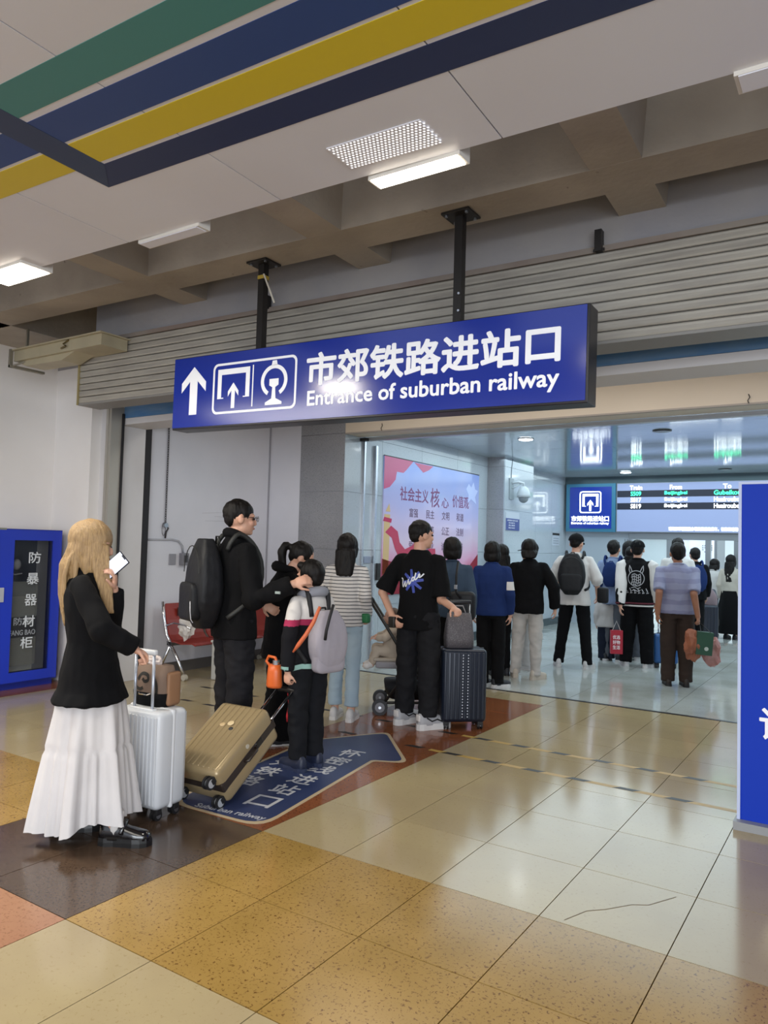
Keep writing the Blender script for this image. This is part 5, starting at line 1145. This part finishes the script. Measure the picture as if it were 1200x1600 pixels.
wrap_band(F, B_, .815, .835, 0, 359.9, white_c, 'hem_stripe', .011, 60, 2); wrap_band(F, B_, .850, .870, 0, 359.9, mat('maroon_knit', '5a1c2a', .8), 'hem_stripe', .011, 60, 2)
Bx = F.W.to_3x3() @ X_; By = F.W.to_3x3() @ Y_; org = F.W @ Vector((0, -.5, 1.17*F.s)); em = mat('embroidery_pale', 'a4a3a8', .7)
mb = MB()
def ribbon(mb, pts, w=.0045):
    pr = None
    for i, p in enumerate(pts):
        d = Vector((pts[min(i+1, len(pts)-1)][0]-pts[max(i-1, 0)][0], pts[min(i+1, len(pts)-1)][1]-pts[max(i-1, 0)][1])).normalized(); n = Vector((-d.y, d.x))*w
        cur = [mb.bm.verts.new(org+Bx*(p[0]+e*n.x)+Z_*(p[1]+e*n.y)) for e in (-1, 1)]
        if pr: mb.bm.faces.new((pr[0], pr[1], cur[1], cur[0]))
        pr = cur
ribbon(mb, [(.10*math.cos(2*PI*k/28), .10*math.sin(2*PI*k/28)+.02) for k in range(29)])
for sx in (-1, 1): ribbon(mb, [(sx*.05, .11), (sx*.07, .16), (sx*.085, .19), (sx*.09, .13), (sx*.075, .09)])
for k in range(7):
    y = .07-.035*k; ribbon(mb, [(-.05-.01*(k % 2), y), (-.02, y+.012), (.02, y-.008), (.055, y+.01)]); 
for k in range(5): ribbon(mb, [(-.05+.026*k, .07), (-.045+.026*k, .0), (-.055+.026*k, -.06)])
for k in range(6): ribbon(mb, [(-.13+.05*k, -.12+.012*(k % 2)), (-.11+.05*k, -.15), (-.12+.05*k, -.175), (-.095+.05*k, -.165)], .005)
o = obj('embroidery', mb, em, F.o); project(o, B_, By, .004); o['kind'] = 'stuff'
# 17 ---- man in striped short sleeve shirt
F = person('man in a lilac striped short-sleeved shirt and brown trousers carrying bags', -1.86, 9.02, 22, 1.62, 'tan', 1.16, .010, arms=((at(1030, 925, 8.45), at(1027, 965, 8.5)), (at(1084, 930, 8.35), at(1091, 967, 8.35))), curl=(30, 75), feet=((-.095, .02), (.10, .0)))
top_(F, plaid, 'shirt', hem=.86, grow=1.10, sleeve=.46, fold=.006, belly=.02, sr=.98); trousers(F, brown_c, hip=.96, knee=1.15, hemw=1.1); hair(F, 'short'); shoes(F, 'sneaker', mat('brown_shoe', '2a211d', .5), sole_b)
F = person('person in a white T-shirt with crossed black straps behind the lilac shirt', -2.35, 11.4, 15, 1.72, 'light', .98, .012)
top_(F, white_c, 't_shirt', hem=.82, grow=1.1, sleeve=.5); trousers(F, black_c); hair(F, 'short'); shoes(F, 'sneaker', shoe_k, sole_w)
mb = MB(); B_ = bvh_of(F.top)
for a0, a1 in ((215, 300), (325, 240)): wrap_band(F, B_, 1.2, 1.225, a0, a1, black_p, 'cross_strap', .006, 16, 2, zfun=lambda t: .17*t)
F = person('man in black with a blue and black backpack nearest the gates', -2.45, 13.2, 30, 1.60, 'light', 1.0, .012)
top_(F, black_c, hem=.80, grow=1.2); trousers(F, black_c, knee=1.2); hair(F, 'short'); shoes(F, 'sneaker', shoe_k, sole_b)
backpack(F, navy_c, 'navy backpack on the man in black near the gates', (.28, .14, .42), 1.17, .10, pocket=False)
F = person('person in a white shirt bending forward beside the gates', -2.52, 15.0, -20, 1.42, 'light', 1.08, .013, lean=(0, .25))
top_(F, offw, 'shirt', hem=.84, grow=1.2, sleeve=.6); trousers(F, cloth('grey_trouser', '', 0), knee=1.3, hemw=1.4); hair(F, 'mid', extra=-.2); shoes(F, 'sneaker', shoe_k, sole_b)
F = person('woman with long black hair, cream top and long black skirt by the gates', -2.12, 14.7, -15, 1.50, 'light', 1.0, .013)
top_(F, cream_c, 'sweater', hem=.80, grow=1.15); hair(F, 'long', extra=-.05); shoes(F, 'flat', shoe_k, sole_b)
obj('skirt', MB().loft([[F.W @ Vector((r*math.cos(a)*(1+.05*math.sin(6*a)), r*.85*math.sin(a)*(1+.05*math.sin(6*a)), z)) for a in [2*PI*k/36 for k in range(36)]] for z, r in ((.86, .15), (.6, .20), (.1, .25))], cap=False), black_c, F.o, smooth=True)
F = person('small child with a pinkish backpack standing among the suitcases by the gates', -2.43, 14.1, 10, 1.08, 'light', 1.1, .012)
top_(F, cloth('grey_trouser', '', 0), 'shirt', hem=.84, grow=1.15); trousers(F, black_c, knee=1.3); hair(F, 'short'); shoes(F, 'sneaker', shoe_k, sole_b)
backpack(F, cloth('mauve_cloth', '857478', .7), 'pinkish grey backpack worn by the child by the gates', (.34, .2, .40), 1.12, .09, pocket=False, dx=.02)
F = person('dark haired traveller beyond the gates at the far right', -2.1, 16.5, 0, 1.66, 'light', 1.0, .014)
top_(F, black_c, hem=.84); trousers(F, black_c); hair(F, 'short'); shoes(F, 'sneaker', shoe_k, sole_b)

# ================================================================== luggage and carried things
def suitcase(label, M, size, m, trim, ribs=9, handle=.40, group=None, grip_m=None, tube_m=None, wheel_m=None, wr=.027, rib_face=('front', 'back'), cat='suitcase', rad=.035, latch=None, hgap=.16, band=.012, hub=.55, hub_m=None):
    """upright in its own frame: x width, y thickness, z height; front is -y; M places it"""
    w, t, h = size; r = thing('suitcase', label, cat, M.translation, group=group); z0 = .06; inv = None
    tube_m = tube_m or chrome; wheel_m = wheel_m or mat('wheel_black', '1a1a1c', .5)
    P3 = lambda p: M @ Vector(p)
    for nm, y0, y1 in (('front_shell', -t/2, -.004), ('back_shell', .004, t/2)):
        mb = MB(); mb.rbox((-w/2, y0 if nm[0] == 'f' else -.02+.004, z0), (w/2, y1 if nm[0] == 'b' else .02-.004, h+z0), rad, 4, M)
        sh = obj(nm, mb, m, r, smooth=False, autos=40)
        if (nm[0] == 'f' and 'front' in rib_face) or (nm[0] == 'b' and 'back' in rib_face):
            yy = y0 if nm[0] == 'f' else y1
            for i in range(ribs):
                x = -w/2+w*(i+1)/(ribs+1); a = w/(ribs+1)*.30
                obj('rib', MB().rbox((x-a, yy-.005, z0+rad*.8), (x+a, yy+.005, h+z0-rad*.8), .003, 1, M), m, sh)
    obj('seam_band', MB().rbox((-w/2-.002, -band, z0-.002), (w/2+.002, band, h+z0+.002), .010, 2, M), trim, r)
    # ribs on the two narrow sides are shallow, wheels at the corners
    for sx in (-1, 1):
        for sy in (-1, 1):
            c = (sx*(w/2-.045), sy*(t/2-.045), .028)
            wl = obj('wheel', MB().cyl(P3((c[0]-.020, c[1], c[2])), P3((c[0]-.006, c[1], c[2])), wr, 18).cyl(P3((c[0]+.006, c[1], c[2])), P3((c[0]+.020, c[1], c[2])), wr, 18), wheel_m, r); pass
            obj('hub', MB().cyl(P3((c[0]-.022, c[1], c[2])), P3((c[0]+.022, c[1], c[2])), wr*hub, 14), hub_m or steel, wl)
            obj('fork', MB().rbox((c[0]-.024, c[1]-.020, .030), (c[0]+.024, c[1]+.020, z0+.006), .006, 2, M), wheel_m, wl)
    if handle:
        hy = t/2-.04
        for sx in (-1, 1): obj('handle_tube', MB().cyl(P3((sx*hgap/2, hy, h+z0-.05)), P3((sx*hgap/2, hy, h+z0+handle-.01)), .0085, 10), tube_m, r, smooth=True)
        obj('handle_grip', MB().rbox((-hgap/2-.018, hy-.015, h+z0+handle-.018), (hgap/2+.018, hy+.015, h+z0+handle+.012), .010, 3, M), grip_m or trim, r, smooth=True)
        obj('handle_socket', MB().rbox((-hgap/2-.02, hy-.018, h+z0-.012), (hgap/2+.02, hy+.018, h+z0+.006), .004, 1, M), trim, r)
    obj('side_handle', MB().tube([P3((w/2, 0, z0+h*.40)), P3((w/2+.022, 0, z0+h*.42)), P3((w/2+.022, 0, z0+h*.58)), P3((w/2, 0, z0+h*.60))], .009, 8), trim, r, smooth=True)
    for f_ in (latch or ()): obj('latch', MB().rbox((w/2-.004, -.022, z0+h*f_-.02), (w/2+.012, .022, z0+h*f_+.02), .004, 1, M), trim, r)
    return r
def place(x, y, deg, tilt=0): return Matrix.Translation((x, y, 0)) @ Matrix.Rotation(math.radians(deg), 4, 'Z') @ Matrix.Rotation(math.radians(tilt), 4, 'X')
white_pc = mat('white_polycarbonate', 'c5c8cd', .3, spec=.5); white_tr = mat('white_trim', 'd0d2d6', .3)
c1 = suitcase('white ribbed suitcase with raised handle beside the blonde woman', place(-3.335, 2.82, 184), (.33, .22, .52), white_pc, white_tr, 11, .31, hgap=.135, tube_m=mat('pale_tube', 'b9bfcb', .3, .6), latch=(.3, .82))
# tote strapped on the white case
M_ = place(-3.375, 2.875, 4) @ Matrix.Diagonal((.88, .9, 1, 1)); tb_ = thing('tote_bag', 'brown tote bag with black brush pattern on top of the white suitcase', 'bag', M_ @ Vector((0, 0, .59)))
mb = MB(); rings = []
for z, a, b in ((.582, .135, .07), (.66, .145, .085), (.74, .14, .08), (.80, .125, .055)):
    rings.append([M_ @ Vector((a*math.copysign(abs(math.cos(q))**.6, math.cos(q)), -.01+b*math.copysign(abs(math.sin(q))**.6, math.sin(q)), z)) for q in [2*PI*k/28 for k in range(28)]])
bag_m = mat('taupe_bag_cloth', '6f5b4e', .8, bump=(20, .2, .01))
tbody = obj('bag_body', MB().loft(rings), bag_m, tb_, smooth=True)
Bq = bvh_of(tbody); bx_ = M_.to_3x3() @ X_; by_ = M_.to_3x3() @ Y_; org = M_ @ Vector((0, -.4, .69))
for pts in ([(-.07, .03), (-.04, .065), (.01, .06), (.02, .035), (-.01, .025), (-.03, .04)], [(.05, .07), (.085, .02), (.09, -.04), (.06, -.09)], [(-.10, -.005), (-.05, -.02), (-.02, -.01)]):
    mb = MB(); P_, _ = smooth_pts([Vector((a, b, 0)) for a, b in pts], [1]*len(pts), 4); pr = None
    for i, p in enumerate(P_):
        d = (P_[min(i+1, len(P_)-1)]-P_[max(i-1, 0)]).normalized(); n = Vector((-d.y, d.x, 0))*.009; cur = [mb.bm.verts.new(org+bx_*(p.x+e*n.x)+Z_*(p.y+e*n.y)) for e in (-1, 1)]
        if pr: mb.bm.faces.new((pr[0], pr[1], cur[1], cur[0]))
        pr = cur
    o = obj('brush_mark', mb, mat('brush_black', '15120f', .7), tbody); project(o, Bq, by_, .002)
obj('lower_band', MB().loft([[M_ @ Vector((a*1.02*math.copysign(abs(math.cos(q))**.6, math.cos(q)), -.01+b*1.03*math.copysign(abs(math.sin(q))**.6, math.sin(q)), z)) for q in [2*PI*k/28 for k in range(28)]] for z, a, b in ((.58, .135, .07), (.62, .142, .080), (.655, .145, .085))]), black_c, tb_, smooth=True)
obj('side_pocket', MB().rbox((.125, -.05, .585), (.155, .06, .77), .02, 3, M_), mat('tan_leather', '8a6548', .6), tb_, smooth=True)
crumple('tissue_pack', M_ @ Vector((-.03, .0, .815)), (.055, .03, .035), mat('tissue_white', 'c4b8b4', .6), tb_, 5)
obj('chain', MB().tube([M_ @ Vector((-.085, -.06, .665)), M_ @ Vector((-.04, -.105, .645)), M_ @ Vector((.03, -.108, .645)), M_ @ Vector((.085, -.06, .668))], .004, 6), chrome, tb_)
# gold case, pulled over on two wheels
gold = mat('champagne_polycarbonate', '9d8a68', .30, .25, spec=.5)
Rx = Vector((1, .05, 0)).normalized(); Rz = Vector((0, math.cos(math.radians(33)), math.sin(math.radians(33)))); Rz = (Rz-Rx*Rz.dot(Rx)).normalized(); Ry = Rz.cross(Rx)
GM = Matrix((Rx, Ry, Rz)).transposed().to_4x4()
# rear wheels (at +y of the case's frame) stay on the floor
gw, gt, gh = .37, .24, .53
wc = GM.to_3x3() @ Vector((0, gt/2-.045, .028)); GM.translation = Vector((-3.225, 3.09, .034))-wc
gc = suitcase('gold suitcase tipped onto its rear wheels and pulled by the boy', GM, (gw, gt, gh), gold, mat('dark_brown_trim', '2a211c', .4), 8, .36, latch=(), tube_m=chrome, grip_m=dark_steel, hgap=.13, wr=.036, band=.030, hub=.68, hub_m=mat('hub_pale', 'b9bbbf', .3, .3))
for (x, z, r_, cm_) in ((-.03, .40, .020, 'b9a078'), (.02, .42, .024, 'c9b48c'), (.05, .38, .016, '2a2a2a')):
    obj('sticker', MB().ell(GM @ Vector((x, -gt/2-.006, z)), (r_, .0025, r_*.8), GM.to_3x3().to_4x4(), 12, 6), mat('sticker_'+cm_, cm_, .5), gc, smooth=True)
obj('lock_plate', MB().rbox((gw/2-.002, -.02, .06+gh*.62), (gw/2+.006, .02, .06+gh*.74), .004, 1, GM), mat('lock_dark', '1a1716', .3), gc)
obj('badge', MB().cyl(GM @ Vector((gw/2, -.06, .33)), GM @ Vector((gw/2+.005, -.06, .33)), .013, 14), mat('badge_pale', 'b9b2a4', .4), gc)
# navy case with studs and a mesh bag on it
nv = mat('navy_polycarbonate', '1b2230', .35, .2); NMx = place(-2.90, 5.70, 42)
nc = suitcase('navy ribbed suitcase held by the man in the printed T-shirt', NMx, (.38, .25, .60), nv, mat('black_trim', '15151a', .4), 9, .38, tube_m=steel)
for sx in (-1, 1):
    for k in range(22): obj('rivet', MB().ell(NMx @ Vector((sx*.022, -.125-.009, .11+.024*k)), (.0055, .0055, .0055), None, 8, 5), mat('rivet_pale', 'd5d9e4', .3, .4), nc)
mg = thing('mesh_tote', 'grey quilted tote bag standing on the navy suitcase', 'bag', NMx @ Vector((0, 0, .67)))
rings = [[NMx @ Vector((a*math.copysign(abs(math.cos(q))**.5, math.cos(q))-.03, b*math.copysign(abs(math.sin(q))**.5, math.sin(q)), z)) for q in [2*PI*k/28 for k in range(28)]] for z, a, b in ((.665, .12, .075), (.75, .125, .07), (.86, .115, .05), (.95, .10, .02))]
obj('bag_body', MB().loft(rings), mat('grey_mesh_cloth', '4c484c', .6, speck=(160, '7a767a', .56), bump=(200, .5, .004)), mg, smooth=True)
obj('bag_handle', MB().tube([NMx @ Vector((-.09, 0, .94)), NMx @ Vector((-.06, 0, 1.01)), NMx @ Vector((0, 0, 1.01)), NMx @ Vector((.03, 0, .94))], .006, 6), mat('handle_pale', '8f8b8d', .5), mg, smooth=True)
# suitcases by the gates
suitcase('grey suitcase standing left of the child near the gates', place(-2.82, 13.9, 20), (.36, .24, .56), mat('mid_grey_pc', '5d6468', .4), dark_steel, 6, .3)
suitcase('navy suitcase under the pinkish backpack near the gates', place(-2.38, 13.75, 20), (.38, .25, .58), mat('navy_polycarbonate', '', 0), dark_steel, 6, .42)
suitcase('small blue case between the baseball jacket and the lilac shirt', place(-2.28, 10.35, 20), (.30, .2, .38), mat('blue_pc', '2a5a94', .4), dark_steel, 5, .2)
# orange pouch and red cloth by the family
op = thing('orange_pouch', 'orange bucket pouch with a loop handle hanging beside the boy', 'pouch', at(428, 1068, 4.95)); oc = at(429, 1056, 4.95); om = mat('orange_rubber', 'd2622a', .4)
obj('pouch_body', MB().loft([[oc+Vector((r*math.cos(a), r*.8*math.sin(a), z)) for a in [2*PI*k/20 for k in range(20)]] for z, r in ((-.075, .052), (-.06, .058), (.03, .052), (.075, .046))]), om, op, smooth=True)
obj('loop_handle', MB().tube([oc+Vector(p) for p in ((-.04, 0, .06), (-.075, 0, .09), (-.055, 0, .125), (.0, 0, .12), (.03, 0, .08))], .010, 8), om, op, smooth=True)
obj('cap', MB().cyl(oc+Vector((.01, 0, .075)), oc+Vector((.01, 0, .105)), .024, 14), steel, op)
rc = MB(); P_ = [at(452, 1082, 4.98), at(455, 1100, 4.98), at(452, 1118, 4.98), at(449, 1128, 4.98)]; rc.tube(P_, [.018, .026, .030, .008], 10, flat=.4)
tag(obj('red_cloth', rc, mat('red_cloth', 'b3242c', .7), smooth=True), 'strip of red cloth hanging behind the boy\'s hand', 'cloth')
# bags carried by the man in the lilac shirt
hnd = at(1093, 972, 8.30)
gb = thing('paper_bag', 'dark green paper bag with a round pale badge carried by the man in lilac', 'bag', at(1099, 1022, 8.2)); GB = Matrix.Translation(at(1100, 1003, 8.2)) @ Matrix.Rotation(math.radians(25), 4, 'Z') @ Matrix.Rotation(.08, 4, 'Y')
obj('bag_body', MB().box((-.085, -.04, -.14), (.085, .04, .11), GB), mat('green_paper', '2c5240', .6), gb)
obj('badge', MB().cyl(GB @ Vector((.02, -.040, -.07)), GB @ Vector((.02, -.043, -.07)), .022, 16), mat('badge_white', 'b9c4bc', .5), gb)
obj('cord', MB().tube([GB @ Vector((-.05, -.03, .11)), hnd, GB @ Vector((.05, -.03, .11))], .004, 6), dark_steel, gb)
o_ = crumple('carrier_bag', at(1083, 1008, 8.25), (.10, .07, .17), mat('brown_film', '8a5038', .45, var=(9, 'b36a48', .6)), None, 8, .4); tag(o_, 'brown and orange carrier bag held left of the green bag', 'bag')
o_ = crumple('carrier_bag', at(1112, 1018, 8.35), (.10, .08, .17), mat('pink_film', 'b88a84', .4, var=(6, 'a85a50', .6)), None, 4, .35); tag(o_, 'pale pink plastic bag hanging right of the green bag', 'bag')
rb = thing('shopping_bag', 'red shopping bag with white characters held left of the baseball jacket', 'bag', at(963, 1020, 9.7)); RB = Matrix.Translation(at(963, 1003, 9.7)) @ Matrix.Rotation(math.radians(25), 4, 'Z')
obj('bag_body', MB().box((-.075, -.04, -.15), (.075, .04, .15), RB), mat('red_paper', 'a81a30', .5), rb)
for k, w_ in enumerate(('优选', '好物', '生活')): text('lettering', w_, white_print, rb, RB @ Vector((-.05, -.041, .04-.065*k)), RB.to_3x3() @ X_, Z_, .05, .09, bold=.01, th=.001)
obj('cord', MB().tube([RB @ Vector((-.05, 0, .15)), RB @ Vector((0, 0, .27)), RB @ Vector((.05, 0, .15))], .004, 6), white_c, rb)
yb = thing('yellow_box', 'ochre cardboard box on the floor seen between the T-shirt man and the navy case', 'box', (-3.9, 7.95, 0)); yq = at(686, 1066, 8.26); YB = place(yq.x, yq.y, 33)
obj('box_body', MB().rbox((-.13, -.1, 0), (.13, .1, .20), .008, 2, YB), mat('ochre_card', '8a6a34', .6), yb)
obj('box_tape', MB().box((-.13, -.102, .09), (.13, -.099, .12), YB), mat('card_tape', 'a38a58', .5), yb)

# ------------------------------------------------------------------ stroller with baby
stt = thing('baby_stroller', 'black baby stroller with a mesh basket and grey wheels behind the T-shirt man', 'stroller', (-3.52, 5.9, 0))
SM = Matrix.Translation((-3.50, 5.98, 0)) @ Matrix.Rotation(math.radians(213), 4, 'Z')   # x axis runs from the wheels to the push handle, to the left in view
S3 = lambda x, y, z: SM @ Vector((x, y, z))
for sy in (-.22, .22):
    obj('frame_tube', MB().tube([S3(.42, sy, .98), S3(.30, sy, .80), S3(.06, sy, .42), S3(-.14, sy, .14)], .014, 8), dark_steel, stt, smooth=True)
    obj('frame_tube', MB().tube([S3(.30, sy, .10), S3(.08, sy, .40), S3(-.12, sy, .62)], .013, 8), dark_steel, stt, smooth=True)
    obj('lower_bar', MB().tube([S3(.32, sy, .11), S3(-.16, sy, .12)], .012, 8), dark_steel, stt)
    for x, r_ in ((-.16, .105), (.33, .07)):
        wl = obj('wheel', MB().cyl(S3(x, sy-.02, r_), S3(x, sy+.02, r_), r_, 24), mat('tyre_dark', '222226', .6), stt)
        obj('wheel_disc', MB().cyl(S3(x, sy-.024, r_), S3(x, sy+.024, r_), r_*.62, 20), mat('disc_grey', '6a6a70', .4), wl)
        obj('axle_cap', MB().cyl(S3(x, sy-.028, r_), S3(x, sy+.028, r_), r_*.18, 12), steel, wl)
obj('push_handle', MB().tube([S3(.42, -.22, .98), S3(.45, -.1, 1.02), S3(.45, .1, 1.02), S3(.42, .22, .98)], .016, 8), mat('foam_grip', '232326', .8), stt, smooth=True)
mb = MB(); rings = [[S3(.08+a*math.copysign(abs(math.cos(q))**.5, math.cos(q)), b*math.copysign(abs(math.sin(q))**.5, math.sin(q)), z) for q in [2*PI*k/24 for k in range(24)]] for z, a, b in ((.13, .17, .17), (.20, .21, .20), (.27, .22, .21))]
obj('basket', MB().loft(rings), black_p, stt, smooth=True)
obj('seat', MB().rbox((.06, -.17, .40), (.38, .17, .46), .02, 3, SM).rbox((.02, -.17, .40), (.09, .17, .86), .02, 3, SM), mat('seat_pad_grey', '8b888c', .8), stt, smooth=True)
obj('seat_liner', MB().rbox((.07, -.15, .46), (.40, .15, .49), .012, 3, SM).rbox((.08, -.15, .46), (.12, .15, .82), .012, 3, SM), cloth('cream_pad', 'a89d90', .9), stt, smooth=True)
sbg = crumple('stroller_bag', S3(.05, 0, .36), (.13, .12, .08), black_p, None, 6, .3); tag(sbg, 'black bag stuffed under the stroller seat', 'bag')
# the baby, sitting and facing the push handle
BMx = SM @ Matrix.Translation((.27, 0, .49)) @ Matrix.Rotation(math.radians(-90), 4, 'Z')
mb = MB(); B3 = lambda p: BMx @ Vector(p)
mb.ell((0, -.03, .36), (.062, .070, .075)); mb.ell((0, .005, .335), (.052, .05, .045)); mb.ell((0, .040, .345), (.009, .012, .010))
for sx in (-1, 1):
    mb.ell((sx*.062, -.03, .345), (.008, .014, .018)); limb(mb, [(sx*.065, -.05, .24), (sx*.115, .03, .18), (sx*.075, .11, .17)], [.034, .028, .020]); hand(mb, (sx*.075, .11, .17), (-sx*.2, 1, -.1), (0, 0, -1), -sx, 30, .45)
    limb(mb, [(sx*.05, -.03, .05), (sx*.075, .10, .06), (sx*.08, .15, -.07)], [.052, .042, .030]); mb.ell((sx*.08, .185, -.085), (.024, .045, .022))
mb.loft([[(rx*math.cos(a), -.05+ry*math.sin(a), z) for a in [2*PI*k/20 for k in range(20)]] for z, rx, ry in ((.0, .09, .075), (.10, .095, .08), (.22, .080, .062), (.28, .04, .04), (.32, .035, .035))])
for v in mb.bm.verts: v.co = BMx @ v.co
me = remesh(mb, .007, 2); by = add('person', me, mat('skin_baby', 'c59a86', .5), smooth=True); recentre(by); tag(by, 'baby in cream clothes sitting in the stroller', 'person')
mb = MB(); mb.loft([[(rx*math.cos(a), -.05+ry*math.sin(a), z) for a in [2*PI*k/20 for k in range(20)]] for z, rx, ry in ((-.01, .11, .09), (.10, .115, .095), (.22, .095, .076), (.285, .05, .05))])
for sx in (-1, 1): limb(mb, [(sx*.065, -.05, .24), (sx*.115, .03, .18), (sx*.088, .08, .172)], [.046, .040, .034]); limb(mb, [(sx*.05, -.03, .05), (sx*.075, .10, .06), (sx*.079, .13, -.03)], [.062, .052, .042])
for v in mb.bm.verts: v.co = BMx @ v.co
add('romper', remesh(mb, .007, 2, .004), cloth('cream_fleece', 'b3a595', .95), by, smooth=True)
mb = MB().ell(B3((0, -.045, .375)), (.066, .066, .068)); add('hair', remesh(mb, .006, 2, .003), mat('baby_hair', '4a3528', .6), by, smooth=True)
for sx in (-1, 1):
    obj('eye', MB().ell(B3((sx*.022, .036, .362)), (.007, .007, .005), None, 8, 6), eye_m, by, smooth=True)
    mb = MB().ell(B3((sx*.08, .19, -.085)), (.034, .034, .028), None, 12, 8).ell(B3((sx*.08, .155, -.068)), (.034, .034, .034), None, 12, 8); add('sock', remesh(mb, .006, 2), white_c, by, smooth=True)

bpy.data.scenes.remove(WORK)
